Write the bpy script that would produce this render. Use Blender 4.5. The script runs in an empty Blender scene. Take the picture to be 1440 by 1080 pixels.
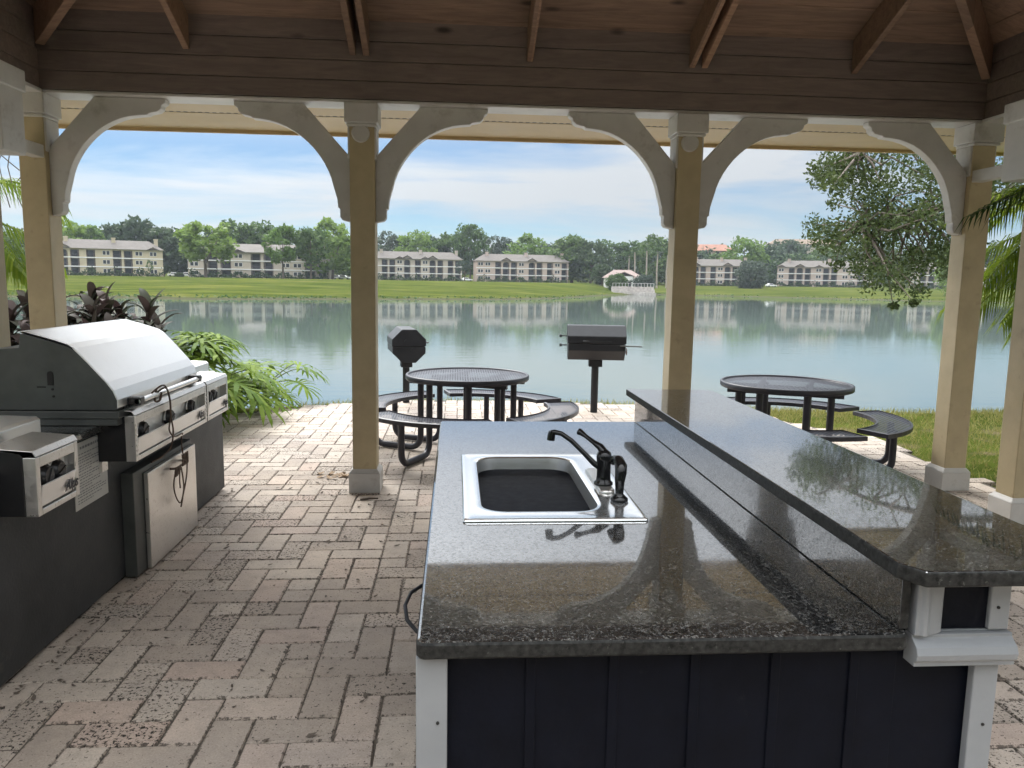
import bpy, bmesh, math, random
from mathutils import Vector, Matrix, Euler
random.seed(7)
R = math.radians
sc = bpy.context.scene
col = sc.collection

# ------------------------------------------------------------------ camera
EYE = Vector((0, 0, 1.65))
F_PX = 1090.7
AX_R = Vector((0.9972873, -0.07184071, 0.01602962))
AX_U = Vector((-0.00638918, 0.13246231, 0.99116745))
AX_F = Vector((0.0733295, 0.98858113, -0.13164398))
cd = bpy.data.cameras.new('camera')
cam = bpy.data.objects.new('camera', cd)
col.objects.link(cam)
cd.sensor_width = 36
cd.lens = 36 * F_PX / 1440
cd.clip_start = 0.05
cd.clip_end = 5000
M4 = Matrix((AX_R, AX_U, -AX_F)).transposed().to_4x4()
M4.translation = EYE
cam.matrix_world = M4
sc.camera = cam

# ------------------------------------------------------------------ light
SUN = Vector((-0.30, 0.66, 0.68)).normalized()      # towards the sun, ahead and a little left, behind thin cloud
SUN_EL = math.asin(SUN.z)
SUN_AZ = math.atan2(SUN.x, SUN.y)
w = bpy.data.worlds.new('World')
sc.world = w
w.use_nodes = True
nt = w.node_tree
nt.nodes.clear()
def wn(t, **k):
    n = nt.nodes.new(t)
    for a, b in k.items():
        setattr(n, a, b)
    return n
wo = wn('ShaderNodeOutputWorld')
bg = wn('ShaderNodeBackground')
sky = wn('ShaderNodeTexSky', sky_type='NISHITA', sun_disc=False, sun_elevation=SUN_EL, sun_rotation=SUN_AZ,
         air_density=1.0, dust_density=0.3, ozone_density=2.0)
tc = wn('ShaderNodeTexCoord')
sep = wn('ShaderNodeSeparateXYZ')
nt.links.new(tc.outputs['Generated'], sep.inputs[0])
add = wn('ShaderNodeMath', operation='ADD'); add.inputs[1].default_value = 0.10
mx = wn('ShaderNodeMath', operation='MAXIMUM'); mx.inputs[1].default_value = 0.0
nt.links.new(sep.outputs['Z'], mx.inputs[0]); nt.links.new(mx.outputs[0], add.inputs[0])
dx = wn('ShaderNodeMath', operation='DIVIDE'); dy = wn('ShaderNodeMath', operation='DIVIDE')
nt.links.new(sep.outputs['X'], dx.inputs[0]); nt.links.new(add.outputs[0], dx.inputs[1])
nt.links.new(sep.outputs['Y'], dy.inputs[0]); nt.links.new(add.outputs[0], dy.inputs[1])
cmb = wn('ShaderNodeCombineXYZ')
nt.links.new(dx.outputs[0], cmb.inputs[0]); nt.links.new(dy.outputs[0], cmb.inputs[1])
mp = wn('ShaderNodeMapping'); mp.inputs['Scale'].default_value = (0.42, 0.62, 1); mp.inputs['Location'].default_value = (3.1, 1.7, 0)
nt.links.new(cmb.outputs[0], mp.inputs[0])
n1 = wn('ShaderNodeTexNoise'); n1.inputs['Scale'].default_value = 1.0; n1.inputs['Detail'].default_value = 7; n1.inputs['Roughness'].default_value = 0.56; n1.inputs['Distortion'].default_value = 0.5
nt.links.new(mp.outputs[0], n1.inputs['Vector'])
rp = wn('ShaderNodeValToRGB')
rp.color_ramp.elements[0].position = 0.41; rp.color_ramp.elements[0].color = (0.0, 0.0, 0.0, 1)
rp.color_ramp.elements[1].position = 0.60; rp.color_ramp.elements[1].color = (0.92, 0.92, 0.92, 1)
nt.links.new(n1.outputs['Fac'], rp.inputs[0])
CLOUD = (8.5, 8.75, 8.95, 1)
mixc = wn('ShaderNodeMix', data_type='RGBA')
# whiteness added above the visible band, for white reflections in counter, hood and sink
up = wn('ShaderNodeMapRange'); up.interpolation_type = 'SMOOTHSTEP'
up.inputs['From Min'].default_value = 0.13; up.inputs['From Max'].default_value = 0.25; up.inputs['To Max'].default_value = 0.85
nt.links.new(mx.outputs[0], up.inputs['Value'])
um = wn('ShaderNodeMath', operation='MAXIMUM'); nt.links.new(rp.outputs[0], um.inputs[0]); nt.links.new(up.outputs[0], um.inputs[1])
nt.links.new(um.outputs[0], mixc.inputs[0])
skm = wn('ShaderNodeMix', data_type='RGBA', blend_type='MULTIPLY'); skm.inputs[0].default_value = 1
skm.inputs[7].default_value = (0.38, 0.52, 0.66, 1)
nt.links.new(sky.outputs[0], skm.inputs[6]); nt.links.new(skm.outputs[2], mixc.inputs[6])
# cloud brightest round the hidden sun; overhead boost added to light the pavilion
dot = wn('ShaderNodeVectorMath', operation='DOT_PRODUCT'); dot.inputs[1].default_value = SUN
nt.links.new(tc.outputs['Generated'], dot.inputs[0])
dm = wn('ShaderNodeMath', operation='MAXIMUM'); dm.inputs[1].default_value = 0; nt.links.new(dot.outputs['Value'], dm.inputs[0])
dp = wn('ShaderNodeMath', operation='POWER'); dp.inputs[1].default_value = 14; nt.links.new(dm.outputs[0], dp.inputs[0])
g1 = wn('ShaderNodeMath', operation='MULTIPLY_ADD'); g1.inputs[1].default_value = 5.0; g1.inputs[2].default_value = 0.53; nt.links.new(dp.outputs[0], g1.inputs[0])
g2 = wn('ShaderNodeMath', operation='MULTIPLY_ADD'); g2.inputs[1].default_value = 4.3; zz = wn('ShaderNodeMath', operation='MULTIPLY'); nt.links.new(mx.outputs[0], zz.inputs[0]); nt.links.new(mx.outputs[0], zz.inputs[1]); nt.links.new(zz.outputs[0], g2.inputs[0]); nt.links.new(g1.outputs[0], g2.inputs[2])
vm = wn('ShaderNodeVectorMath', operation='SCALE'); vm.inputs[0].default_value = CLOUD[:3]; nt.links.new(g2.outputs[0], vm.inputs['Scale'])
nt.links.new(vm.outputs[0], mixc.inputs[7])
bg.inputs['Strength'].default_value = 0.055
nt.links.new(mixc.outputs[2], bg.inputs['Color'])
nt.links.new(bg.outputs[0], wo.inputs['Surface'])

sd = bpy.data.lights.new('sun', 'SUN')
sd.energy = 0.8
sd.angle = R(20)
sd.color = (1.0, 0.95, 0.87)
so = bpy.data.objects.new('sun', sd)
col.objects.link(so)
so.rotation_euler = (-SUN).to_track_quat('-Z', 'Y').to_euler()
so.location = (0, 0, 30)

sc.view_settings.view_transform = 'Standard'
sc.view_settings.look = 'None'
sc.view_settings.exposure = 1.32
sc.view_settings.gamma = 1
sc.render.engine = 'CYCLES'
sc.cycles.max_bounces = 10
sc.cycles.transparent_max_bounces = 12

# ------------------------------------------------------------------ helpers
def tag(o, label=None, cat=None, group=None, kind=None):
    if label: o['label'] = label
    if cat: o['category'] = cat
    if group: o['group'] = group
    if kind: o['kind'] = kind
    return o

def empty(name, loc=(0, 0, 0), rz=0, label=None, cat=None, group=None):
    o = bpy.data.objects.new(name, None)
    col.objects.link(o)
    o.empty_display_size = 0.2
    o.location = loc
    o.rotation_euler = (0, 0, rz)
    return tag(o, label, cat, group)

def kids(o):
    return [c for c in bpy.data.objects if c.parent == o]

def copy_tree(o, parent=None):
    ch = kids(o)
    c = o.copy()
    col.objects.link(c)
    if parent: c.parent = parent
    for k in ch:
        copy_tree(k, c)
    return c

def far_pos(px, d):
    """ground position seen in the direction of photo column px, d metres ahead"""
    v = AX_F + AX_R * ((px - 720) / F_PX)
    s = d / (v.xy.dot(AX_F.xy.normalized()))
    return v.x * s, v.y * s

class MB:
    def __init__(s, off=(0, 0, 0)):
        s.v = []; s.f = []; s.sm = []; s.off = Vector(off)
    def add(s, vs, fs, smooth=False, mat=None):
        b = len(s.v)
        for p in vs:
            p = Vector(p)
            if mat is not None: p = mat @ p
            s.v.append(p - s.off)
        for f in fs:
            s.f.append([i + b for i in f]); s.sm.append(smooth)
    def box(s, x0, x1, y0, y1, z0, z1, mat=None):
        vs = [(x0, y0, z0), (x1, y0, z0), (x1, y1, z0), (x0, y1, z0), (x0, y0, z1), (x1, y0, z1), (x1, y1, z1), (x0, y1, z1)]
        s.add(vs, [(3, 2, 1, 0), (4, 5, 6, 7), (0, 1, 5, 4), (1, 2, 6, 5), (2, 3, 7, 6), (3, 0, 4, 7)], mat=mat)
        return s
    def prism(s, poly, h0, h1, axes='xyz', mat=None, smooth=False):
        """poly: 2-D outline (axes[0], axes[1]); extruded along axes[2] from h0 to h1"""
        ix = ['xyz'.index(a) for a in axes]
        def P(a, b, c):
            q = [0, 0, 0]; q[ix[0]] = a; q[ix[1]] = b; q[ix[2]] = c
            return q
        n = len(poly)
        vs = [P(a, b, h0) for a, b in poly] + [P(a, b, h1) for a, b in poly]
        par = (ix[0], ix[1], ix[2]) in ((0, 1, 2), (1, 2, 0), (2, 0, 1))
        area = sum(poly[i][0] * poly[(i + 1) % n][1] - poly[(i + 1) % n][0] * poly[i][1] for i in range(n))
        flip = (area > 0) != par
        if (h1 < h0): flip = not flip
        fs = [list(range(n - 1, -1, -1)), list(range(n, 2 * n))] + [[i, (i + 1) % n, n + (i + 1) % n, n + i] for i in range(n)]
        if flip: fs = [f[::-1] for f in fs]
        b = len(s.v)
        s.add(vs, fs, False, mat)
        return s
    def tube(s, pts, r, n=8, closed=False, caps=True, mat=None):
        pts = [Vector(p) for p in pts]
        m = len(pts)
        rr = r if isinstance(r, (list, tuple)) else [r] * m
        t0 = (pts[1] - pts[0]).normalized()
        a = Vector((0, 0, 1)) if abs(t0.z) < 0.9 else Vector((1, 0, 0))
        u = t0.cross(a).normalized()
        vs = []
        for i, p in enumerate(pts):
            if closed: t = (pts[(i + 1) % m] - pts[i - 1]).normalized()
            elif i == 0: t = t0
            elif i == m - 1: t = (pts[-1] - pts[-2]).normalized()
            else:
                t = (pts[i + 1] - pts[i]).normalized() + (pts[i] - pts[i - 1]).normalized()
                t = t.normalized() if t.length > 1e-6 else (pts[i + 1] - pts[i]).normalized()
            u = u - t * u.dot(t)
            u = u.normalized() if u.length > 1e-6 else t.orthogonal().normalized()
            w_ = t.cross(u)
            for k in range(n):
                an = 2 * math.pi * k / n
                vs.append(p + (u * math.cos(an) + w_ * math.sin(an)) * rr[i])
        fs = []
        for i in range(m if closed else m - 1):
            j = (i + 1) % m
            for k in range(n):
                k2 = (k + 1) % n
                fs.append((i * n + k, i * n + k2, j * n + k2, j * n + k))
        s.add(vs, fs, True, mat)
        if caps and not closed:
            s.add(vs[:n], [list(range(n - 1, -1, -1))], False, mat)
            s.add(vs[-n:], [list(range(n))], False, mat)
        return s
    def lathe(s, prof, n=24, mat=None, cap0=True, cap1=True, smooth=True):
        """prof: [(r, z)] bottom to top about the z axis"""
        vs = []; fs = []
        for r, z in prof:
            for k in range(n):
                a = 2 * math.pi * k / n
                vs.append((r * math.cos(a), r * math.sin(a), z))
        for i in range(len(prof) - 1):
            for k in range(n):
                k2 = (k + 1) % n
                fs.append((i * n + k, i * n + k2, (i + 1) * n + k2, (i + 1) * n + k))
        s.add(vs, fs, smooth, mat)
        if cap0: s.add(vs[:n], [list(range(n - 1, -1, -1))], False, mat)
        if cap1: s.add(vs[-n:], [list(range(n))], False, mat)
        return s
    def build(s, name, m, parent=None, bevel=0, seg=2, label=None):
        me = bpy.data.meshes.new(name)
        me.from_pydata([tuple(p) for p in s.v], [], s.f)
        me.polygons.foreach_set('use_smooth', s.sm)
        if m: me.materials.append(m)
        me.update()
        o = bpy.data.objects.new(name, me)
        col.objects.link(o)
        if parent: o.parent = parent
        if bevel:
            b = o.modifiers.new('bevel', 'BEVEL')
            b.width = bevel; b.segments = seg; b.limit_method = 'ANGLE'; b.angle_limit = R(40)
            b.harden_normals = False
        if label: o['label'] = label
        return o

def rot_to(p, rz=0, ry=0, rx=0):
    return Matrix.Translation(Vector(p)) @ Euler((rx, ry, rz)).to_matrix().to_4x4()

# ------------------------------------------------------------------ materials
def new_mat(name):
    m = bpy.data.materials.new(name)
    m.use_nodes = True
    t = m.node_tree
    b = t.nodes['Principled BSDF']
    return m, t, b

def ramp(t, src, stops):
    r = t.nodes.new('ShaderNodeValToRGB')
    e = r.color_ramp.elements
    while len(e) < len(stops): e.new(0.5)
    for i, (p, c) in enumerate(stops):
        e[i].position = p
        e[i].color = (c[0], c[1], c[2], 1) if not isinstance(c, (int, float)) else (c, c, c, 1)
    t.links.new(src, r.inputs[0])
    return r.outputs[0]

def noise(t, scale, detail=4, rough=0.55, vec=None, stretch=None, dist=0):
    n = t.nodes.new('ShaderNodeTexNoise')
    n.inputs['Scale'].default_value = scale
    n.inputs['Detail'].default_value = detail
    n.inputs['Roughness'].default_value = rough
    n.inputs['Distortion'].default_value = dist
    tcn = t.nodes.new('ShaderNodeTexCoord')
    src = vec or tcn.outputs['Object']
    if stretch:
        mpn = t.nodes.new('ShaderNodeMapping')
        mpn.inputs['Scale'].default_value = stretch
        t.links.new(src, mpn.inputs[0]); src = mpn.outputs[0]
    t.links.new(src, n.inputs['Vector'])
    return n.outputs['Fac']

def bump(t, b, h, strength=0.3, dist=0.01):
    n = t.nodes.new('ShaderNodeBump')
    n.inputs['Strength'].default_value = strength
    n.inputs['Distance'].default_value = dist
    t.links.new(h, n.inputs['Height'])
    t.links.new(n.outputs[0], b.inputs['Normal'])
    return n

def mixrgb(t, fac, a, b_, mode='MIX'):
    n = t.nodes.new('ShaderNodeMix'); n.data_type = 'RGBA'; n.blend_type = mode
    if isinstance(fac, (int, float)): n.inputs[0].default_value = fac
    else: t.links.new(fac, n.inputs[0])
    for i, x in ((6, a), (7, b_)):
        if isinstance(x, (tuple, list)): n.inputs[i].default_value = (x[0], x[1], x[2], 1)
        else: t.links.new(x, n.inputs[i])
    return n.outputs[2]

def math_(t, op, a, b_=None, clamp=False):
    n = t.nodes.new('ShaderNodeMath'); n.operation = op; n.use_clamp = clamp
    for i, x in ((0, a), (1, b_)):
        if x is None: continue
        if isinstance(x, (int, float)): n.inputs[i].default_value = x
        else: t.links.new(x, n.inputs[i])
    return n.outputs[0]

def simple(name, c, rough=0.5, metal=0.0, var=0.15, scale=8, bmp=0.0, bscale=60, spec=0.5, stretch=None, wear=None, wscale=3, wpos=(0.58, 0.72)):
    m, t, b = new_mat(name)
    lo = tuple(x * (1 - var) for x in c); hi = tuple(min(1, x * (1 + var)) for x in c)
    cc = ramp(t, noise(t, scale, 5, 0.6, stretch=stretch), [(0.3, lo), (0.7, hi)])
    if wear:
        f = ramp(t, noise(t, wscale, 8, 0.7), [(wpos[0], 0), (wpos[1], 1)])
        cc = mixrgb(t, f, cc, wear)
    t.links.new(cc, b.inputs['Base Color'])
    rr = t.nodes.new('ShaderNodeMapRange')
    rr.inputs['To Min'].default_value = max(0.02, rough - 0.08); rr.inputs['To Max'].default_value = min(1, rough + 0.1)
    t.links.new(noise(t, scale * 2.3, 4), rr.inputs['Value'])
    t.links.new(rr.outputs[0], b.inputs['Roughness'])
    b.inputs['Metallic'].default_value = metal
    b.inputs['Specular IOR Level'].default_value = spec
    if bmp: bump(t, b, noise(t, bscale, 4, stretch=stretch), bmp, 0.004)
    return m

MAT = {}
MAT['cream'] = simple('cream_paint', (0.44, 0.36, 0.22), 0.55, var=0.10, scale=5, bmp=0.12, bscale=40, wear=(0.26, 0.20, 0.13), wpos=(0.60, 0.82), wscale=6)
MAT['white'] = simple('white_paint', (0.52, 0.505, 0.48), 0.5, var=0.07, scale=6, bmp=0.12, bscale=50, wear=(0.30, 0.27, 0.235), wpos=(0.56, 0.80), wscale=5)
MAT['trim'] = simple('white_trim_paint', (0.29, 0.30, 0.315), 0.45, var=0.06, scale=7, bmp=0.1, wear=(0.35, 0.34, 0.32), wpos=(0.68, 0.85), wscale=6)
MAT['soffit'] = simple('soffit_paint', (0.48, 0.36, 0.19), 0.6, var=0.07, scale=2, wear=(0.45, 0.34, 0.2), wpos=(0.6, 0.85), wscale=2)
MAT['dark'] = simple('dark_void', (0.02, 0.018, 0.016), 0.8)

def wood(name, a, b_, plank, axis, knots=True, rough=0.6):
    """stained boards running along x; plank joints every `plank` metres along `axis`"""
    m, t, b = new_mat(name)
    tcn = t.nodes.new('ShaderNodeTexCoord')
    sp = t.nodes.new('ShaderNodeSeparateXYZ'); t.links.new(tcn.outputs['Object'], sp.inputs[0])
    pos = sp.outputs[axis]
    idx = math_(t, 'FLOOR', math_(t, 'DIVIDE', pos, plank))
    wnz = t.nodes.new('ShaderNodeTexWhiteNoise'); wnz.noise_dimensions = '1D'; t.links.new(idx, wnz.inputs['W'])
    cb = t.nodes.new('ShaderNodeCombineXYZ')
    t.links.new(sp.outputs['X'], cb.inputs[0]); t.links.new(math_(t, 'MULTIPLY', sp.outputs['Y'], 9.0), cb.inputs[1])
    t.links.new(math_(t, 'ADD', math_(t, 'MULTIPLY', sp.outputs['Z'], 9.0), math_(t, 'MULTIPLY', wnz.outputs['Value'], 40.0)), cb.inputs[2])
    g = noise(t, 2.2, 8, 0.65, vec=cb.outputs[0], dist=1.2)
    c = ramp(t, g, [(0.30, a), (0.68, b_)])
    tone = ramp(t, wnz.outputs['Value'], [(0.0, (0.7, 0.7, 0.7)), (1.0, (1.25, 1.2, 1.15))])
    c = mixrgb(t, 1.0, c, tone, 'MULTIPLY')
    if knots:
        v = t.nodes.new('ShaderNodeTexVoronoi'); v.inputs['Scale'].default_value = 1.0
        mpn = t.nodes.new('ShaderNodeMapping'); mpn.inputs['Scale'].default_value = (1.6, 4.2, 4.2)
        t.links.new(tcn.outputs['Object'], mpn.inputs[0]); t.links.new(mpn.outputs[0], v.inputs['Vector'])
        k = ramp(t, v.outputs['Distance'], [(0.05, 1), (0.13, 0)])
        c = mixrgb(t, k, c, tuple(x * 0.25 for x in a))
    st = ramp(t, noise(t, 1.3, 6, 0.65), [(0.55, 0), (0.8, 0.6)])
    c = mixrgb(t, st, c, tuple(x * 0.55 for x in a))
    t.links.new(c, b.inputs['Base Color'])
    b.inputs['Roughness'].default_value = rough
    bump(t, b, g, 0.35, 0.004)
    return m
MAT['header'] = wood('stained_header_boards', (0.15, 0.116, 0.102), (0.245, 0.195, 0.172), 0.14, 'Z', True)
MAT['ceiling'] = wood('stained_ceiling_boards', (0.19, 0.120, 0.085), (0.35, 0.235, 0.165), 0.135, 'Y', True)
MAT['rafter'] = wood('stained_rafter', (0.17, 0.10, 0.065), (0.32, 0.21, 0.145), 0.6, 'X', False)

def granite():
    m, t, b = new_mat('black_speckled_granite')
    tcn = t.nodes.new('ShaderNodeTexCoord')
    def vor(sc_):
        v = t.nodes.new('ShaderNodeTexVoronoi'); v.inputs['Scale'].default_value = sc_
        t.links.new(tcn.outputs['Object'], v.inputs['Vector'])
        h_ = t.nodes.new('ShaderNodeSeparateColor'); t.links.new(v.outputs['Color'], h_.inputs[0])
        return h_
    v1, v2 = vor(170), vor(420)
    n_ = noise(t, 60, 6, 0.72)
    c = ramp(t, n_, [(0.36, (0.003, 0.003, 0.003)), (0.54, (0.008, 0.008, 0.008)), (0.68, (0.040, 0.040, 0.040))])
    c = mixrgb(t, ramp(t, v1.outputs[0], [(0.80, 0), (0.92, 1)]), c, (0.11, 0.108, 0.102))
    c = mixrgb(t, ramp(t, v1.outputs[1], [(0.84, 0), (0.90, 1)]), c, (0.008, 0.008, 0.009))
    c = mixrgb(t, ramp(t, v2.outputs[0], [(0.88, 0), (0.95, 1)]), c, (0.16, 0.157, 0.15))
    t.links.new(c, b.inputs['Base Color'])
    # each crystal takes its own polish
    t.links.new(ramp(t, v2.outputs[1], [(0.0, 0.05), (1.0, 0.30)]), b.inputs['Roughness'])
    b.inputs['IOR'].default_value = 1.6
    gr_ = math_(t, 'ADD', math_(t, 'MULTIPLY', v1.outputs[2], 0.6), math_(t, 'MULTIPLY', n_, 0.5))
    t.links.new(ramp(t, gr_, [(0.20, 0.45), (0.55, 1.0)]), b.inputs['Coat Weight'])
    t.links.new(ramp(t, noise(t, 5, 6, 0.7), [(0.4, 0.02), (0.75, 0.07)]), b.inputs['Coat Roughness'])
    b.inputs['Coat IOR'].default_value = 2.6
    return m
MAT['granite'] = granite()
MAT['granite_edge'] = simple('darkened_granite_edge', (0.022, 0.022, 0.021), 0.5, var=0.9, scale=70, bmp=0.1, spec=0.25, wear=(0.11, 0.108, 0.10), wscale=60, wpos=(0.60, 0.70))  # dark edges painted in: granite copy without the pale polished reflections
def darken_edges(o):
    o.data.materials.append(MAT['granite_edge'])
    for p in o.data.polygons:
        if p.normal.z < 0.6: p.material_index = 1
MAT['navy'] = simple('navy_panel_paint', (0.004, 0.005, 0.010), 0.55, var=0.25, scale=12, bmp=0.2, bscale=35, spec=0.12, wear=(0.03, 0.03, 0.034), wpos=(0.66, 0.8), wscale=9)
MAT['greypanel'] = simple('charcoal_stucco_panel', (0.040, 0.040, 0.041), 0.6, var=0.22, scale=4, bmp=0.4, bscale=70, wear=(0.10, 0.095, 0.085), wpos=(0.60, 0.80), wscale=5)

def steel(name, c=(0.62, 0.62, 0.60), rough=0.28, dirty=0.3, metal=0.75):
    m, t, b = new_mat(name)
    s_ = noise(t, 30, 3, 0.6, stretch=(1, 12, 1))
    d = ramp(t, noise(t, 3.5, 8, 0.72), [(0.48, 0), (0.85, dirty)])
    cc = mixrgb(t, d, c, (0.40, 0.36, 0.30))
    sp = ramp(t, noise(t, 45, 3, 0.6), [(0.70, 0), (0.76, dirty)])
    cc = mixrgb(t, sp, cc, (0.22, 0.17, 0.12))
    t.links.new(cc, b.inputs['Base Color'])
    b.inputs['Metallic'].default_value = metal
    rr = ramp(t, s_, [(0.3, max(0.03, rough - 0.07)), (0.7, rough + 0.12)])
    t.links.new(rr, b.inputs['Roughness'])
    return m
MAT['steel'] = steel('brushed_stainless', (0.80, 0.78, 0.75), 0.33, 0.3, 0.92)
MAT['steel_lid'] = steel('weathered_stainless_lid', (0.95, 0.95, 0.94), 0.36, 0.08, 0.9)
MAT['steel_sink'] = steel('sink_stainless', (0.92, 0.93, 0.94), 0.12, 0.05, 0.9)
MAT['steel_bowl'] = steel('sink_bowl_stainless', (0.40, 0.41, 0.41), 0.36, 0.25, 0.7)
MAT['steel_dark'] = simple('dull_grey_end_cap', (0.085, 0.09, 0.085), 0.45, metal=0.3, var=0.2, scale=6)
MAT['black'] = simple('black_plastic', (0.012, 0.012, 0.013), 0.35, var=0.2, scale=20)
MAT['faucet'] = simple('black_gloss_faucet', (0.010, 0.010, 0.011), 0.12, var=0.3, scale=20)
MAT['blacksteel'] = simple('black_painted_steel', (0.012, 0.013, 0.016), 0.42, spec=0.35, var=0.25, scale=10, bmp=0.15, bscale=60, wear=(0.03, 0.028, 0.026), wpos=(0.6, 0.8))
MAT['coated'] = simple('dark_thermoplastic_coating', (0.030, 0.030, 0.042), 0.38, var=0.15, scale=12)
MAT['paper'] = simple('laminated_notice', (0.55, 0.54, 0.50), 0.35, var=0.05)
MAT['ink'] = simple('printed_ink', (0.05, 0.05, 0.055), 0.6)
MAT['ink_grey'] = simple('faded_ink', (0.20, 0.20, 0.20), 0.6)
MAT['cable'] = simple('rusty_brown_cord', (0.10, 0.065, 0.045), 0.7, var=0.3, scale=30)
MAT['dryleaf'] = simple('dry_leaf', (0.30, 0.20, 0.11), 0.7, var=0.4, scale=25)
MAT['rust'] = simple('rusty_steel', (0.12, 0.085, 0.07), 0.6, metal=0.3, var=0.3, scale=14)

def perforated(name):
    """expanded metal: plastic-coated strands with real see-through holes"""
    m, t, b = new_mat(name)
    b.inputs['Base Color'].default_value = (0.040, 0.040, 0.055, 1)
    b.inputs['Roughness'].default_value = 0.35
    tcn = t.nodes.new('ShaderNodeTexCoord')
    mpn = t.nodes.new('ShaderNodeMapping'); mpn.inputs['Scale'].default_value = (30, 30, 0); mpn.inputs['Rotation'].default_value = (0, 0, R(45))
    t.links.new(tcn.outputs['Object'], mpn.inputs[0])
    sp = t.nodes.new('ShaderNodeSeparateXYZ'); t.links.new(mpn.outputs[0], sp.inputs[0])
    d = []
    for a in 'XY':
        d.append(math_(t, 'ABSOLUTE', math_(t, 'SUBTRACT', math_(t, 'FRACT', sp.outputs[a]), 0.5)))
    hole = math_(t, 'LESS_THAN', math_(t, 'MAXIMUM', d[0], d[1]), 0.20)
    tr = t.nodes.new('ShaderNodeBsdfTransparent')
    mxs = t.nodes.new('ShaderNodeMixShader')
    t.links.new(hole, mxs.inputs[0]); t.links.new(b.outputs[0], mxs.inputs[1]); t.links.new(tr.outputs[0], mxs.inputs[2])
    t.links.new(mxs.outputs[0], t.nodes['Material Output'].inputs['Surface'])
    return m
MAT['perf'] = perforated('expanded_metal')

def paver_mat():
    m, t, b = new_mat('tumbled_concrete_pavers')
    at = t.nodes.new('ShaderNodeVertexColor'); at.layer_name = 'tone'
    sp = t.nodes.new('ShaderNodeSeparateColor'); t.links.new(at.outputs['Color'], sp.inputs[0])
    c = ramp(t, sp.outputs[0], [(0.0, (0.42, 0.36, 0.31)), (0.35, (0.51, 0.445, 0.385)), (0.7, (0.575, 0.51, 0.445)), (1.0, (0.53, 0.43, 0.37))])
    big = ramp(t, noise(t, 0.9, 5, 0.6), [(0.3, (0.78, 0.78, 0.80)), (0.7, (1.12, 1.08, 1.02))])
    c = mixrgb(t, 1.0, c, big, 'MULTIPLY')
    fine = ramp(t, noise(t, 140, 4, 0.7), [(0.3, (0.78, 0.78, 0.78)), (0.7, (1.15, 1.15, 1.15))])
    c = mixrgb(t, 1.0, c, fine, 'MULTIPLY')
    blot = ramp(t, noise(t, 12, 6, 0.7), [(0.45, 0), (0.75, 0.45)])
    c = mixrgb(t, blot, c, (0.25, 0.21, 0.175))
    # pits: heavier on some bricks, in drifting patches
    pn = noise(t, 62, 3, 0.75)
    bias = math_(t, 'MULTIPLY', math_(t, 'POWER', sp.outputs[1], 3.0), 0.10)
    patch = math_(t, 'MULTIPLY', noise(t, 1.7, 3), 0.13)
    pv = math_(t, 'SUBTRACT', math_(t, 'ADD', math_(t, 'ADD', pn, bias), patch), 0.065)
    pit = ramp(t, pv, [(0.632, 0), (0.662, 1)])
    c = mixrgb(t, pit, c, (0.035, 0.028, 0.022))
    ed = math_(t, 'ADD', math_(t, 'MULTIPLY', sp.outputs[2], 0.30), noise(t, 38, 5, 0.75))
    ed = math_(t, 'ADD', ed, math_(t, 'MULTIPLY', noise(t, 2.3, 3), 0.25))
    edm = ramp(t, ed, [(0.92, 0), (1.02, 0.85)])
    c = mixrgb(t, edm, c, (0.06, 0.048, 0.038))
    t.links.new(c, b.inputs['Base Color'])
    b.inputs['Roughness'].default_value = 0.82
    b.inputs['Specular IOR Level'].default_value = 0.35
    h = math_(t, 'SUBTRACT', math_(t, 'MULTIPLY', noise(t, 90, 5, 0.7), 0.5), pit)
    bump(t, b, h, 0.6, 0.003)
    return m
MAT['paver'] = paver_mat()
MAT['joint'] = simple('dirt_in_joints', (0.10, 0.083, 0.066), 0.95, var=0.4, scale=20)

def leafmat(name, a, b_, trans=0.35, rough=0.5, obj=True):
    m, t, b = new_mat(name)
    g = t.nodes.new('ShaderNodeNewGeometry')
    c = ramp(t, g.outputs['Random Per Island'], [(0.0, a), (1.0, b_)])
    if obj:
        oi = t.nodes.new('ShaderNodeObjectInfo')
        tone = ramp(t, oi.outputs['Random'], [(0.0, (0.8, 0.85, 0.85)), (1.0, (1.2, 1.12, 1.0))])
        c = mixrgb(t, 1.0, c, tone, 'MULTIPLY')
    t.links.new(c, b.inputs['Base Color'])
    b.inputs['Roughness'].default_value = rough
    b.inputs['Specular IOR Level'].default_value = 0.18
    tl = t.nodes.new('ShaderNodeBsdfTranslucent')
    t.links.new(c, tl.inputs['Color'])
    ms = t.nodes.new('ShaderNodeMixShader'); ms.inputs[0].default_value = trans
    t.links.new(b.outputs[0], ms.inputs[1]); t.links.new(tl.outputs[0], ms.inputs[2])
    t.links.new(ms.outputs[0], t.nodes['Material Output'].inputs['Surface'])
    return m
MAT['leaf_light'] = leafmat('light_green_leaves', (0.11, 0.19, 0.045), (0.20, 0.30, 0.075), 0.45)
MAT['leaf_mid'] = leafmat('mid_green_leaves', (0.055, 0.105, 0.04), (0.12, 0.19, 0.06))
MAT['leaf_dark'] = leafmat('dark_green_leaves', (0.042, 0.075, 0.042), (0.085, 0.125, 0.06))
MAT['leaf_grey'] = leafmat('grey_green_leaves', (0.055, 0.085, 0.065), (0.10, 0.13, 0.10))
MAT['leaf_oak'] = leafmat('oak_leaves', (0.04, 0.062, 0.022), (0.10, 0.13, 0.045), 0.35, obj=False)
MAT['leaf_ti'] = leafmat('purple_green_leaves', (0.030, 0.042, 0.020), (0.075, 0.050, 0.048), 0.2, 0.6, obj=False)
MAT['leaf_philo'] = leafmat('bright_split_leaves', (0.08, 0.15, 0.012), (0.20, 0.28, 0.035), 0.35, 0.6, obj=False)
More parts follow.
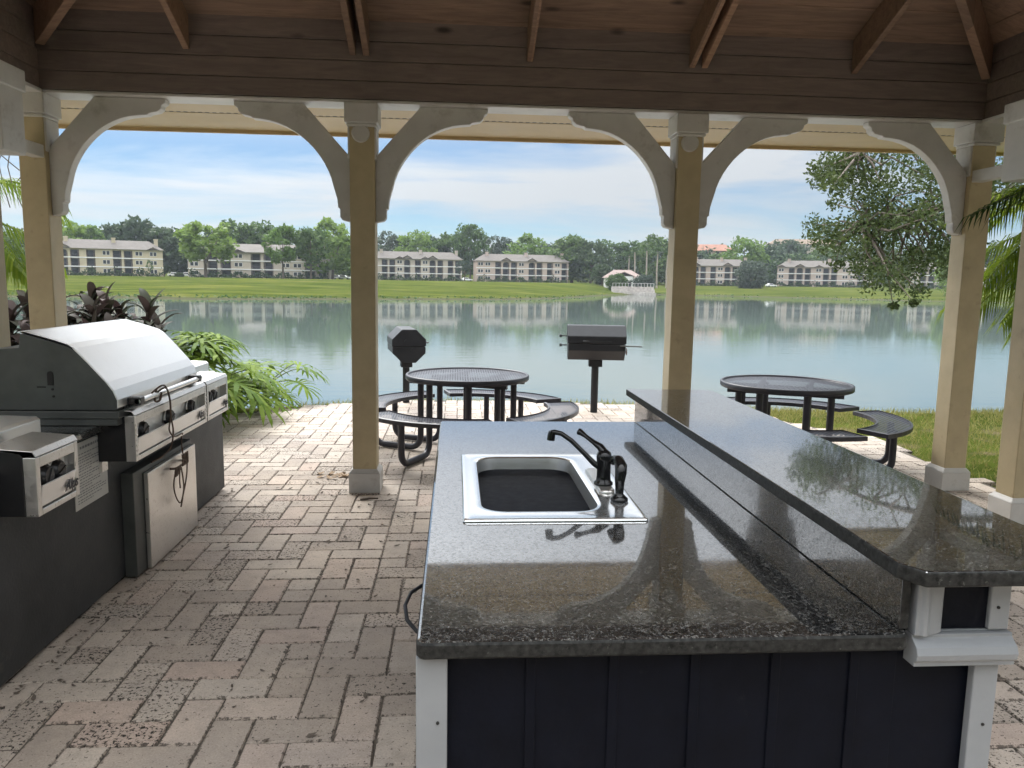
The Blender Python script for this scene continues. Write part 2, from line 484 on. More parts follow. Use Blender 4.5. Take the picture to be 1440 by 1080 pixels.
MAT['leaf_palm'] = leafmat('yellow_green_fronds', (0.10, 0.17, 0.012), (0.22, 0.28, 0.03), 0.45, 0.55, obj=False)
MAT['leaf_palm_shaded'] = leafmat('shaded_fronds', (0.03, 0.06, 0.018), (0.06, 0.10, 0.03), 0.3, 0.35, obj=False)  # palm fronds in shade, the darkness painted into the leaf colour
MAT['bark'] = simple('grey_bark', (0.13, 0.105, 0.085), 0.9, var=0.3, scale=6, bmp=0.4, bscale=20)
MAT['stem'] = simple('green_stem', (0.12, 0.14, 0.05), 0.6, var=0.3)

def grass_mat(name='lawn_grass'):
    m, t, b = new_mat(name)
    c1 = ramp(t, noise(t, 0.06, 9, 0.72, stretch=(0.5, 1, 1)), [(0.36, (0.044, 0.068, 0.015)), (0.55, (0.074, 0.098, 0.021)), (0.72, (0.115, 0.115, 0.036))])
    c2 = ramp(t, noise(t, 2.5, 7, 0.7), [(0.3, (0.65, 0.68, 0.6)), (0.7, (1.25, 1.2, 1.1))])
    c = mixrgb(t, 1.0, c1, c2, 'MULTIPLY')
    # bare soil near the patio edge
    so_ = ramp(t, noise(t, 1.1, 6, 0.6), [(0.54, 0), (0.68, 0.85)])
    g = t.nodes.new('ShaderNodeNewGeometry')
    sp = t.nodes.new('ShaderNodeSeparateXYZ'); t.links.new(g.outputs['Position'], sp.inputs[0])
    nr = t.nodes.new('ShaderNodeMapRange'); nr.inputs['From Min'].default_value = 14; nr.inputs['From Max'].default_value = 9
    t.links.new(sp.outputs['Y'], nr.inputs['Value'])
    c = mixrgb(t, math_(t, 'MULTIPLY', so_, nr.outputs[0]), c, (0.19, 0.145, 0.10))
    dry = ramp(t, noise(t, 0.35, 8, 0.75, stretch=(0.35, 1.4, 1)), [(0.46, 0), (0.72, 0.65)])
    c = mixrgb(t, dry, c, (0.17, 0.16, 0.055))
    lng = ramp(t, noise(t, 0.30, 6, 0.7, stretch=(0.16, 0.6, 1)), [(0.40, (0.62, 0.70, 0.62)), (0.62, (1.30, 1.18, 1.25))])
    c = mixrgb(t, 1.0, c, lng, 'MULTIPLY')
    pt = ramp(t, noise(t, 0.5, 7, 0.7, stretch=(1, 0.2, 1)), [(0.55, 0), (0.75, 0.6)])
    c = mixrgb(t, pt, c, (0.055, 0.085, 0.022))
    low = t.nodes.new('ShaderNodeMapRange'); low.inputs['From Min'].default_value = -1.72; low.inputs['From Max'].default_value = -1.86
    t.links.new(math_(t, 'ADD', sp.outputs['Z'], math_(t, 'MULTIPLY', math_(t, 'SUBTRACT', noise(t, 0.25, 5), 0.5), 0.5)), low.inputs['Value'])
    c = mixrgb(t, low.outputs[0], c, (0.075, 0.075, 0.045))
    t.links.new(c, b.inputs['Base Color'])
    b.inputs['Roughness'].default_value = 1.0
    b.inputs['Specular IOR Level'].default_value = 0.0
    bump(t, b, noise(t, 25, 5, 0.7), 0.8, 0.03)
    return m
MAT['grass'] = grass_mat()
MAT['blade'] = leafmat('grass_blades', (0.19, 0.20, 0.045), (0.38, 0.34, 0.13), 0.4, 0.6, obj=False)

def water_mat():
    m, t, b = new_mat('lake_water')
    t.nodes.remove(b)
    out = t.nodes['Material Output']
    gl = t.nodes.new('ShaderNodeBsdfGlossy'); gl.inputs['Roughness'].default_value = 0.022
    gl.inputs['Color'].default_value = (0.98, 0.985, 0.98, 1)
    df = t.nodes.new('ShaderNodeBsdfDiffuse'); df.inputs['Color'].default_value = (0.10, 0.13, 0.12, 1)
    fr = t.nodes.new('ShaderNodeFresnel'); fr.inputs['IOR'].default_value = 4.0
    ms = t.nodes.new('ShaderNodeMixShader')
    g = t.nodes.new('ShaderNodeNewGeometry')
    h1 = noise(t, 1.0, 4, 0.6, vec=g.outputs['Position'], stretch=(0.55, 1.5, 1))
    h2 = noise(t, 1.0, 3, 0.5, vec=g.outputs['Position'], stretch=(0.05, 0.12, 1))
    calm = ramp(t, noise(t, 1.0, 3, 0.5, vec=g.outputs['Position'], stretch=(0.006, 0.02, 1)), [(0.38, 0.35), (0.62, 1.0)])
    h = math_(t, 'MULTIPLY', math_(t, 'ADD', h1, math_(t, 'MULTIPLY', h2, 1.5)), calm)
    bn = t.nodes.new('ShaderNodeBump'); bn.inputs['Distance'].default_value = 0.05
    # a breeze roughens the near half of the lake; the far half lies calmer
    vl = t.nodes.new('ShaderNodeVectorMath'); vl.operation = 'LENGTH'; t.links.new(g.outputs['Position'], vl.inputs[0])
    dd = math_(t, 'ADD', vl.outputs['Value'], math_(t, 'MULTIPLY', math_(t, 'SUBTRACT', noise(t, 1.0, 4, 0.6, vec=g.outputs['Position'], stretch=(0.03, 0.09, 1)), 0.5), 26.0))
    mr = t.nodes.new('ShaderNodeMapRange'); mr.interpolation_type = 'SMOOTHSTEP'
    mr.inputs['From Min'].default_value = 50; mr.inputs['From Max'].default_value = 66
    mr.inputs['To Min'].default_value = 0.19; mr.inputs['To Max'].default_value = 0.07
    t.links.new(dd, mr.inputs['Value']); t.links.new(mr.outputs[0], bn.inputs['Strength'])
    t.links.new(h, bn.inputs['Height'])
    t.links.new(bn.outputs[0], gl.inputs['Normal'])
    t.links.new(fr.outputs[0], ms.inputs[0]); t.links.new(df.outputs[0], ms.inputs[1]); t.links.new(gl.outputs[0], ms.inputs[2])
    t.links.new(ms.outputs[0], out.inputs['Surface'])
    return m
MAT['water'] = water_mat()
MAT['stucco'] = simple('beige_stucco', (0.50, 0.435, 0.365), 0.8, var=0.08, scale=0.4)
MAT['stucco_pink'] = simple('rosy_beige_stucco', (0.50, 0.40, 0.345), 0.8, var=0.08, scale=0.4)
MAT['stucco_yellow'] = simple('pale_yellow_stucco', (0.52, 0.45, 0.32), 0.8, var=0.08, scale=0.4)
MAT['slab'] = simple('white_balcony_band', (0.80, 0.79, 0.77), 0.7, var=0.05)
MAT['roof'] = simple('grey_tan_shingles', (0.135, 0.12, 0.107), 0.85, var=0.15, scale=0.8)
MAT['roof_red'] = simple('terracotta_tiles', (0.30, 0.15, 0.105), 0.85, var=0.15, scale=0.8)
MAT['roof_pink'] = simple('faded_pink_tiles', (0.30, 0.23, 0.205), 0.85, var=0.12, scale=0.8)
MAT['roof_brown'] = simple('brown_tiles', (0.22, 0.165, 0.12), 0.85, var=0.12, scale=0.8)
MAT['glass'] = simple('dark_window_glass', (0.035, 0.04, 0.05), 0.12, var=0.2, scale=0.3)
MAT['railing'] = simple('dark_balcony_railing', (0.07, 0.06, 0.075), 0.6)
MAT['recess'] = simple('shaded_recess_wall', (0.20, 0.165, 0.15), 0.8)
MAT['stone'] = simple('pale_grey_stone', (0.40, 0.37, 0.34), 0.85, var=0.25, scale=1.2)
MAT['carwhite'] = simple('white_car_paint', (0.78, 0.79, 0.80), 0.25, var=0.02)
MAT['tyre'] = simple('tyre_rubber', (0.02, 0.02, 0.02), 0.8)
MAT['palmtrunk'] = simple('pale_palm_trunk', (0.36, 0.31, 0.26), 0.85, var=0.2, scale=2)

# ------------------------------------------------------------------ terrain, water
WATER_Z = -2.0
SH = [(-3.0, 90), (-0.6, 122), (-0.48, 128), (-0.306, 124), (-0.146, 134), (-0.073, 140), (0.056, 150), (0.12, 165), (0.165, 190), (0.20, 226), (0.244, 246), (0.33, 242), (0.40, 232), (0.466, 222), (0.6, 204), (0.72, 196), (1.0, 180), (3.0, 150)]
def interp(tab, t):
    if t <= tab[0][0]: return tab[0][1]
    for (a, b), (c, d) in zip(tab, tab[1:]):
        if t <= c: return b + (d - b) * (t - a) / (c - a)
    return tab[-1][1]
NEAR = [(-40, 14), (-9, 12.5), (-4.5, 10.6), (-2.7, 10.0), (-1.5, 10.45), (-0.4, 10.8), (2, 10.55), (2.7, 10.4), (4, 10.0), (6, 9.85), (7.4, 9.9), (8.6, 9.9), (10, 10.7), (13, 14.2), (20, 20.5), (40, 38)]
def smooth(a, b, x):
    x = min(1, max(0, (x - a) / (b - a)))
    return x * x * (3 - 2 * x)
def ground_z(x, y):
    yn = interp(NEAR, x)
    if y < yn + 6:
        k = smooth(yn, yn + 5.5, y)
        return -0.05 * (1 - k) + k * -3.0
    ys = interp(SH, x / max(y, 1))
    if y < ys - 20: return -3.0
    if y < ys + 6: return -3.0 + 1.2 * smooth(ys - 20, ys + 6, y) + 0.0
    k = smooth(ys - 4, ys + 75, y)
    z = -1.86 + 3.1 * min(1, (y - ys) / 90.0)
    hill = smooth(330, 520, y) * (7.0 + 11.0 * smooth(0.25, 0.5, x / y))
    return min(z, 1.25) + hill

xs = [-900, -500, -350] + [x * 1.0 for x in range(-280, 381, 6)] + [450, 600, 1000]
xs += [x * 0.5 for x in range(-60, 61)]
xs = sorted(set(xs))
ys_ = [-60, -25, -12, -6, -2, 2, 5, 7, 8] + [8.5 + 0.35 * i for i in range(30)] + [20, 22, 25, 28, 32, 40, 60, 80]
ys_ += [90 + 3 * i for i in range(86)] + [355, 370, 390, 420, 460, 500, 540, 600, 700, 900, 1500]
ys_ = sorted(set(ys_))
g = MB()
vs = [(x, y, ground_z(x, y)) for y in ys_ for x in xs]
nx = len(xs)
g.add(vs, [(j * nx + i, j * nx + i + 1, (j + 1) * nx + i + 1, (j + 1) * nx + i) for j in range(len(ys_) - 1) for i in range(nx - 1)], True)
tag(g.build('ground', MAT['grass']), kind='structure')
wt = MB()
wt.add([(-900, 6, WATER_Z), (1000, 6, WATER_Z), (1000, 330, WATER_Z), (-900, 330, WATER_Z)], [(0, 1, 2, 3)])
tag(wt.build('lake_water', MAT['water']), kind='structure')

# ------------------------------------------------------------------ patio of herringbone pavers
PW = 0.154
PATIO = [(-7, -6), (8.5, -6), (8.5, 4.4), (5.2, 5.2), (4.53, 5.7), (4.54, 6.4), (4.50, 6.85), (4.58, 7.45), (4.62, 7.95), (4.2, 8.8), (3.9, 9.4), (3.4, 9.98), (2.7, 10.25), (2.05, 10.4), (0.8, 10.6), (-0.4, 10.65), (-1.5, 10.3), (-2.1, 9.95), (-2.7, 9.55), (-3.2, 8.7), (-3.4, 7.4), (-7, 7.2)]
def inside(x, y, P=PATIO):
    c = False
    n = len(P)
    for i in range(n):
        (x1, y1), (x2, y2) = P[i], P[(i + 1) % n]
        if (y1 > y) != (y2 > y) and x < (x2 - x1) * (y - y1) / (y2 - y1) + x1: c = not c
    return c
pv = []; pf = []; ptone = []
def brick(x0, x1, y0, y1):
    if not inside((x0 + x1) / 2, (y0 + y1) / 2): return
    a = 0.0034; e = 0.005
    dz = random.gauss(0, 0.0009); tx = random.gauss(0, 0.005); ty = random.gauss(0, 0.005)
    cx, cy = (x0 + x1) / 2, (y0 + y1) / 2
    j = lambda: random.uniform(-0.0024, 0.0024)
    b = len(pv)
    for i, (ins, z) in enumerate(((a, -0.03), (a, -0.005), (a + e, 0.0), (a + e + 0.016, 0.0))):
        for (x, y) in ((x0 + ins, y0 + ins), (x1 - ins, y0 + ins), (x1 - ins, y1 - ins), (x0 + ins, y1 - ins)):
            pv.append((x + j(), y + j(), z + dz + (x - cx) * tx + (y - cy) * ty if i else z))
    fs = [(12, 13, 14, 15)]
    for l in (0, 4, 8):
        fs += [(l + k, l + (k + 1) % 4, l + 4 + (k + 1) % 4, l + 4 + k) for k in range(4)]
    t = (random.random(), random.random(), random.random(), 1)
    for f in fs:
        pf.append([i + b for i in f]); ptone.append(t)
for iy in range(int(-6 / PW), int(10.9 / PW)):
    for ix in range(int(-7 / PW), int(8.6 / PW)):
        x, y = ix * PW + 0.03, iy * PW + 0.02
        k = (ix + iy) % 4
        split = random.random() < 0.10
        if k == 0:
            if split: brick(x, x + PW, y, y + PW); brick(x + PW, x + 2 * PW, y, y + PW)
            else: brick(x, x + 2 * PW, y, y + PW)
        elif k == 2:
            if split: brick(x, x + PW, y, y + PW); brick(x, x + PW, y + PW, y + 2 * PW)
            else: brick(x, x + PW, y, y + 2 * PW)
me = bpy.data.meshes.new('patio')
me.from_pydata(pv, [], pf)
ca = me.color_attributes.new('tone', 'FLOAT_COLOR', 'CORNER')
flat = []
for f, t in zip(pf, ptone):
    for vi in f: flat += [t[0], t[1], 0.0 if vi % 16 >= 12 else 1.0, 1.0]
ca.data.foreach_set('color', flat)
me.materials.append(MAT['paver'])
po = bpy.data.objects.new('patio', me); col.objects.link(po)
tag(po, kind='structure')
pb = MB()
pb.add([(x, y, -0.007) for x, y in PATIO], [list(range(len(PATIO)))])
tag(pb.build('patio_joints', MAT['joint']), kind='structure')

# ------------------------------------------------------------------ pavilion
PX = [-3.029, -0.694, 1.768, 4.102]
PY = 6.04
HZ = 2.94
pav = empty('pavilion', (0.54, PY, 0), 0, 'open pavilion overhead with cream posts, white arched brackets and dark stained timber ceiling', 'pavilion')
PO = (0.54, PY, 0)

def post(x, y, cap, tall=False, cover=False):
    b = MB(PO); b.box(x - 0.092, x + 0.092, y - 0.092, y + 0.092, 0.0, HZ - 0.02)
    p = b.build('post', MAT['cream'], pav, 0.006)
    q = MB(PO)
    q.prism([(x - 0.12, y - 0.12), (x + 0.12, y - 0.12), (x + 0.12, y + 0.12), (x - 0.12, y + 0.12)], 0.0, 0.155)
    vs = [(x + sx * r, y + sy * r, z) for z, r in ((0.157, 0.119), (0.185, 0.096)) for sx, sy in ((-1, -1), (1, -1), (1, 1), (-1, 1))]
    q.add(vs, [(4, 5, 6, 7)] + [(k, (k + 1) % 4, 4 + (k + 1) % 4, 4 + k) for k in range(4)])
    q.build('post_base', MAT['white'], p, 0.004)
    c = MB(PO)
    if tall:
        x2 = x + (0.10 if x < 0 else -0.10)
        c.box(min(x, x2) - 0.13, max(x, x2) + 0.13, y - 0.10, y + 0.16, 2.39, HZ - 0.03)
        c.box(min(x, x2) - 0.145, max(x, x2) + 0.145, y - 0.115, y + 0.175, 2.78, HZ - 0.025)
    else:
        c.box(x - 0.122, x + 0.122, y - 0.135, y + 0.122, 2.775, HZ - 0.022)
        c.box(x - 0.108, x + 0.108, y - 0.120, y + 0.108, 2.752, 2.775)
        c.box(x - 0.105, x + 0.105, y - 0.085, y + 0.105, 2.52, 2.752)
    c.build('post_cap', MAT['white'], p, 0.008)
    if cover:
        m = rot_to((x - 0.008, y - 0.092, 2.705), rx=R(90))
        d = MB(PO); d.lathe([(0.066, 0.0), (0.066, 0.016), (0.058, 0.024)], 28, mat=m)
        d.build('round_cover_plate', MAT['white'], p)
    return p
post(PX[0], PY, 1); post(PX[1], PY, 1, cover=True); post(PX[2], PY, 1, cover=True); post(PX[3], PY, 1)
post(-2.965, 5.15, 1, tall=True); post(4.03, 5.15, 1, tall=True)
post(-3.0, 2.0, 1); post(4.08, 2.0, 1)
for x in (-2.985, 4.06):
    r = MB(PO); r.box(x - 0.045, x + 0.045, 5.312, 5.945, 2.47, 2.56)
    r.build('tie_rail', MAT['white'], pav, 0.006)

# arched brackets: outline in local (u out from the post, z), u = 0 on the post face
def bracket(xf, sgn):
    inner = [(0.0, 2.068), (0.062, 2.082), (0.078, 2.105), (0.078, 2.165), (0.092, 2.172), (0.098, 2.235), (0.125, 2.33)]
    n = 12
    c0 = (0.125, 2.33); c1 = (0.17, 2.55); c2 = (0.38, 2.775); c3 = (0.64, 2.795)
    for i in range(1, n + 1):
        t = i / n
        inner.append(tuple((1 - t) ** 3 * a + 3 * t * (1 - t) ** 2 * b + 3 * t * t * (1 - t) * c + t ** 3 * d for a, b, c, d in zip(c0, c1, c2, c3)))
    inner += [(0.70, 2.80), (0.715, 2.812), (0.775, 2.825), (0.80, 2.845), (0.805, 2.87), (0.83, 2.885), (0.835, HZ - 0.024)]
    outer = [(0.335, HZ - 0.024), (0.0, 2.545)]
    poly = [(xf + sgn * u, z) for u, z in inner + outer]
    b = MB(PO); b.prism(poly, PY - 0.045, PY + 0.045, 'xzy')
    b.build('arch_bracket', MAT['white'], pav, 0.005)
for i in range(3):
    bracket(PX[i] + 0.093, 1)
    bracket(PX[i + 1] - 0.093, -1)

HX0, HX1, HY0, HY1 = -2.93, 4.05, 2.1, 5.92      # inner faces of the header; unseen rear end shortened to let light in
HT = 3.48
SL = 0.42
h = MB(PO)
for i, z in enumerate((2.94, 3.068, 3.206, 3.343)):
    z1 = (3.068, 3.206, 3.343, HT + 0.05)[i]
    jut = random.uniform(0, 0.004)
    h.box(HX0 - 0.1 - jut, HX1 + 0.1 + jut, HY1 - jut, HY1 + 0.20, z + 0.003, z1 - 0.002)
h.build('header_beam', MAT['header'], pav, 0.003)
for nm, x0, x1 in (('l', HX0 - 0.20, HX0), ('r', HX1, HX1 + 0.20)):
    s_ = MB(PO)
    for i, z in enumerate((2.94, 3.068, 3.206, 3.343)):
        z1 = (3.068, 3.206, 3.343, HT + 0.05)[i]
        s_.box(x0, x1, HY0, HY1 - 0.006, z + 0.003, z1 - 0.002)
    s_.build('header_beam', MAT['header'], pav, 0.003)
s_ = MB(PO); s_.box(HX0 - 0.2, HX1 + 0.2, HY0 - 0.2, HY0 - 0.003, 2.943, HT); s_.build('header_beam', MAT['header'], pav)
t_ = MB(PO)
t_.box(HX0 - 0.24, HX1 + 0.24, HY1 + 0.004, HY1 + 0.24, 2.918, 2.938)
t_.box(HX0 - 0.24, HX0 + 0.012, HY0 - 0.2, HY1 + 0.002, 2.914, 2.941)
t_.box(HX1 - 0.012, HX1 + 0.24, HY0 - 0.2, HY1 + 0.002, 2.914, 2.941)
t_.build('beam_trim', MAT['white'], pav, 0.004)

# hip roof: ceiling boards below, shingles above
mid = (HX0 + HX1) / 2
midy = (HY0 + HY1) / 2
run = (HY1 - HY0) / 2                                # ridge runs along x
RZ = HT + SL * run
rx0, rx1 = HX0 + run, HX1 - run
def roof_faces(o, dz):
    x0, x1, y0, y1 = HX0 - o, HX1 + o, HY0 - 0.5, HY1 + o
    ze = HT - SL * o + dz
    return [(x0, y0, ze + SL * (o - 0.5) * 0), (x1, y0, ze), (x1, y1, ze), (x0, y1, ze), (rx0, midy, RZ + dz), (rx1, midy, RZ + dz)]
rf = [(3, 2, 5, 4), (1, 0, 4, 5), (2, 1, 5), (0, 3, 4)]
# boards of each slope as separate planks, so the joints are real
def ceiling_slope(pfun, length_at, vmax):
    m = MB(PO)
    bw = 0.135
    k = 0
    v = 0.0
    while v < vmax - 0.02:
        v1 = min(v + bw - 0.004, vmax)
        (a0, a1), (b0, b1) = length_at(v), length_at(v1)
        dz = random.uniform(0, 0.003)
        ps = [pfun(a0, v, dz), pfun(a1, v, dz), pfun(b1, v1, dz), pfun(b0, v1, dz)]
        up = [Vector(p) + Vector((0, 0, 0.02)) for p in ps]
        m.add(ps + up, [(0, 1, 2, 3), (7, 6, 5, 4), (1, 0, 4, 5), (3, 2, 6, 7), (0, 3, 7, 4), (2, 1, 5, 6)])
        v += bw
    return m
off = 0.10
m1 = ceiling_slope(lambda u, v, dz: (u, HY1 + off - v, HT - SL * off + SL * v + dz), lambda v: (HX0 - off + v, HX1 + off - v), run + off)
m1.build('ceiling', MAT['ceiling'], pav)
m2 = ceiling_slope(lambda u, v, dz: (HX0 - off + v, u, HT - SL * off + SL * v + dz), lambda v: (HY0 - off + v, HY1 + off - v), run + off)
MAT['ceiling_side'] = wood('stained_ceiling_boards_side', (0.19, 0.120, 0.085), (0.35, 0.235, 0.165), 0.135, 'X', True)
m2.build('ceiling', MAT['ceiling_side'], pav)
m3 = ceiling_slope(lambda u, v, dz: (HX1 + off - v, u, HT - SL * off + SL * v + dz), lambda v: (HY0 - off + v, HY1 + off - v), run + off)
m3.build('ceiling', MAT['ceiling_side'], pav)
m4 = ceiling_slope(lambda u, v, dz: (u, HY0 - off + v, HT - SL * off + SL * v + dz), lambda v: (HX0 - off + v, HX1 + off - v), run + off)
m4.build('ceiling', MAT['ceiling'], pav)
rt = MB(PO)
rt.add(roof_faces(1.36, 0.22), rf)
rt.build('roof', MAT['roof_brown'], pav)

# rafters against the back slope
def rafter(p0, p1, width=0.045, depth=0.235):
    """p0, p1 on the ceiling plane; board hangs below it"""
    p0 = Vector(p0); p1 = Vector(p1)
    d = (p1 - p0); hd = Vector((d.x, d.y, 0)).normalized()
    s_ = Vector((-hd.y, hd.x, 0)) * width / 2
    dn = Vector((0, 0, -depth))
    m = MB(PO)
    vs = [p0 - s_, p0 + s_, p1 + s_, p1 - s_, p0 - s_ + dn, p0 + s_ + dn, p1 + s_ + dn, p1 - s_ + dn]
    m.add(vs, [(0, 1, 2, 3), (7, 6, 5, 4), (4, 5, 1, 0), (5, 6, 2, 1), (6, 7, 3, 2), (7, 4, 0, 3)])
    m.build('rafter', MAT['rafter'], pav, 0.004)
for x, pair in ((-1.916, 0), (-0.70, 1), (0.532, 0), (1.79, 1), (2.99, 0)):
    reach = min(run, x - HX0, HX1 - x) - 0.05
    for dx_ in ((-0.048, 0.048) if pair else (0,)):
        rafter((x + dx_, HY1 - 0.004, HT - 0.004), (x + dx_, HY1 - reach, HT + SL * reach - 0.004))
for yy in (4.7, 3.5):
    for x0, sg in ((HX0 + 0.004, 1), (HX1 - 0.004, -1)):
        reach = min(run, HY1 - yy, yy - HY0) - 0.05
        rafter((x0, yy, HT - 0.004), (x0 + sg * reach, yy, HT + SL * reach - 0.004))
for x0, sg in ((HX0, 1), (HX1, -1)):
    rafter((x0 + sg * 0.03, HY1 - 0.03, HT), (rx0 if sg > 0 else rx1, midy, RZ - 0.012), 0.06, 0.25)

# soffit, vent strip, fascia
EO = 1.33
sf = MB(PO)
sf.box(HX0 - EO, HX1 + EO, HY1 + 0.245, HY1 + 0.60, 2.935, 2.95)
sf.box(HX0 - EO, HX1 + EO, HY1 + 0.645, HY1 + EO, 2.935, 2.95)
sf.box(HX0 - EO, HX0 - 0.245, HY0 - 0.45, HY1 + 0.243, 2.935, 2.95)
sf.box(HX1 + 0.245, HX1 + EO, HY0 - 0.45, HY1 + 0.243, 2.935, 2.95)
s0 = sf.build('soffit', MAT['soffit'], pav)
vn = MB(PO)
vn.box(HX0 - EO, HX1 + EO, HY1 + 0.602, HY1 + 0.643, 2.938, 2.950)
v_ = vn.build('soffit_vent', MAT['dark'], s0)
vm_, vt_, vb_ = new_mat('slotted_vent_strip')
vs_ = vt_.nodes.new('ShaderNodeSeparateXYZ'); vtc = vt_.nodes.new('ShaderNodeTexCoord'); vt_.links.new(vtc.outputs['Object'], vs_.inputs[0])
vf = math_(vt_, 'GREATER_THAN', math_(vt_, 'FRACT', math_(vt_, 'MULTIPLY', vs_.outputs['X'], 18.0)), 0.42)
vt_.links.new(mixrgb(vt_, vf, (0.42, 0.33, 0.2), (0.012, 0.010, 0.009)), vb_.inputs['Base Color'])
v_.data.materials.clear(); v_.data.materials.append(vm_)
fa = MB(PO)
fa.box(HX0 - EO - 0.03, HX1 + EO + 0.03, HY1 + EO + 0.002, HY1 + EO + 0.03, 2.905, 3.10)
fa.box(HX0 - EO - 0.03, HX0 - EO - 0.002, HY0 - 0.45, HY1 + EO, 2.905, 3.10)
fa.box(HX1 + EO + 0.002, HX1 + EO + 0.03, HY0 - 0.45, HY1 + EO, 2.905, 3.10)
fa.build('fascia', MAT['soffit'], pav, 0.004)

# ------------------------------------------------------------------ kitchen island with raised bar
IS = (0.55, 2.8, 0)
isl = empty('kitchen_island', IS, 0, 'dark navy island with black granite counter, raised bar and white corner trim', 'kitchen island')
def rect_loop(x0, x1, y0, y1, r, n=6):
    pts = []
    for cx, cy, a0 in ((x1 - r, y1 - r, 0), (x0 + r, y1 - r, 90), (x0 + r, y0 + r, 180), (x1 - r, y0 + r, 270)):
        for i in range(n + 1):
            a = R(a0 + 90 * i / n)
            pts.append((cx + r * math.cos(a), cy + r * math.sin(a)))
    return pts
def loops(mb, ls, smooth=True, cap=False):
    """ls: list of closed loops of equal length (3-D points)"""
    n = len(ls[0]); vs = [p for l in ls for p in l]; fs = []
    for i in range(len(ls) - 1):
        for k in range(n):
            k2 = (k + 1) % n
            fs.append((i * n + k, i * n + k2, (i + 1) * n + k2, (i + 1) * n + k))
    mb.add(vs, fs, smooth)
    if cap: mb.add(ls[-1], [list(range(n))], smooth)
def z3(l, z): return [(x, y, z) for x, y in l]
ct = MB(IS)
o1 = lambda e, r: rect_loop(-0.077 + e, 0.983 - e, 1.517 + e, 4.052 - e, r)
hole = rect_loop(0.045, 0.59, 2.33, 3.205, 0.01)
loops(ct, [z3(hole, 0.872), z3(o1(0.004, 0.016), 0.872), z3(o1(0, 0.02), 0.877), z3(o1(0, 0.02), 0.903), z3(o1(0.003, 0.018), 0.9085), z3(o1(0.008, 0.014), 0.911), z3(hole, 0.911), z3(hole, 0.872)], False)
darken_edges(ct.build('countertop', MAT['granite'], isl))
bt = MB(IS)
bt.prism([(0.932, 4.14), (0.932, 1.505), (0.965, 1.452), (1.375, 1.452), (1.402, 1.49), (1.402, 4.10), (1.37, 4.14)], 1.040, 1.075)
darken_edges(bt.build('bar_top', MAT['granite'], isl, 0.006, 3))
bs = MB(IS); bs.box(0.965, 0.986, 1.535, 4.06, 0.913, 1.038)
bso = bs.build('backsplash', MAT['granite'], isl, 0.002)
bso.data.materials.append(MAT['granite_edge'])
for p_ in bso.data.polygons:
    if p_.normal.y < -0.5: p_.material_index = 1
cb_ = MB(IS)
cb_.box(-0.05, 0.985, 1.565, 4.0, 0.0, 0.870)
for x in (0.155, 0.335, 0.515, 0.695, 0.875):
    cb_.box(x, x + 0.022, 1.559, 1.563, 0.0, 0.868)
cb_.build('cabinet_body', MAT['navy'], isl, 0.002)
pw = MB(IS)
pw.box(0.988, 1.207, 1.572, 4.03, 0.0, 1.036)
pw.build('bar_wall', MAT['navy'], isl)
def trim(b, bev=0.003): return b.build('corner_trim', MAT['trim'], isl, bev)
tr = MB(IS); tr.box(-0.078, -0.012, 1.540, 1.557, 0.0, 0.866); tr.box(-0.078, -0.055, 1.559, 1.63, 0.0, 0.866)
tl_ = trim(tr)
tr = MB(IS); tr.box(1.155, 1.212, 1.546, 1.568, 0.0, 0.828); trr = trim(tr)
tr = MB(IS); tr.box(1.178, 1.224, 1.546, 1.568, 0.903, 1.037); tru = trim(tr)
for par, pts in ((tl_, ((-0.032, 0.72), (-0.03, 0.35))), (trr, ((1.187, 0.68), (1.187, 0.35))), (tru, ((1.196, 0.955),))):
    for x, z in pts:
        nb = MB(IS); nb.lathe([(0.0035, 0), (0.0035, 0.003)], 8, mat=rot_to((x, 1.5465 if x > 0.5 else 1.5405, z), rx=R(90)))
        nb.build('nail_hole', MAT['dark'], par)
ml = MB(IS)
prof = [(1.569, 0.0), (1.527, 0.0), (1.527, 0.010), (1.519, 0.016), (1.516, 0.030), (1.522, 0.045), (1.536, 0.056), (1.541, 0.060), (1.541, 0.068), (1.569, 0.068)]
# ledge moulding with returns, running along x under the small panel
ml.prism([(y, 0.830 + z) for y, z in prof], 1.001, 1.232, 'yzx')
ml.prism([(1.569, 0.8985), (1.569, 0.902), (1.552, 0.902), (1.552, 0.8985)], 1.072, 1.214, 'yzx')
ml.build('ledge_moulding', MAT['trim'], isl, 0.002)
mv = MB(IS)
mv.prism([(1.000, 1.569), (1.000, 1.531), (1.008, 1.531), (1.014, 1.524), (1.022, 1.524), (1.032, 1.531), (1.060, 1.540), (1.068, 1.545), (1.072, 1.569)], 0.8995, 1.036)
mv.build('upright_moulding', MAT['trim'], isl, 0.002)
ip = MB(IS); ip.box(1.073, 1.177, 1.556, 1.5695, 0.9035, 1.036); ip.build('inset_panel', MAT['navy'], isl)
# curved pull on the left side
hd = MB(IS)
hd.tube([(-0.052, 1.72, 0.83), (-0.085, 1.74, 0.83), (-0.112, 1.80, 0.832), (-0.122, 1.88, 0.834), (-0.112, 1.96, 0.834), (-0.085, 2.02, 0.83), (-0.052, 2.04, 0.83)], 0.005, 8)
hd.build('door_handle', MAT['blacksteel'], isl)

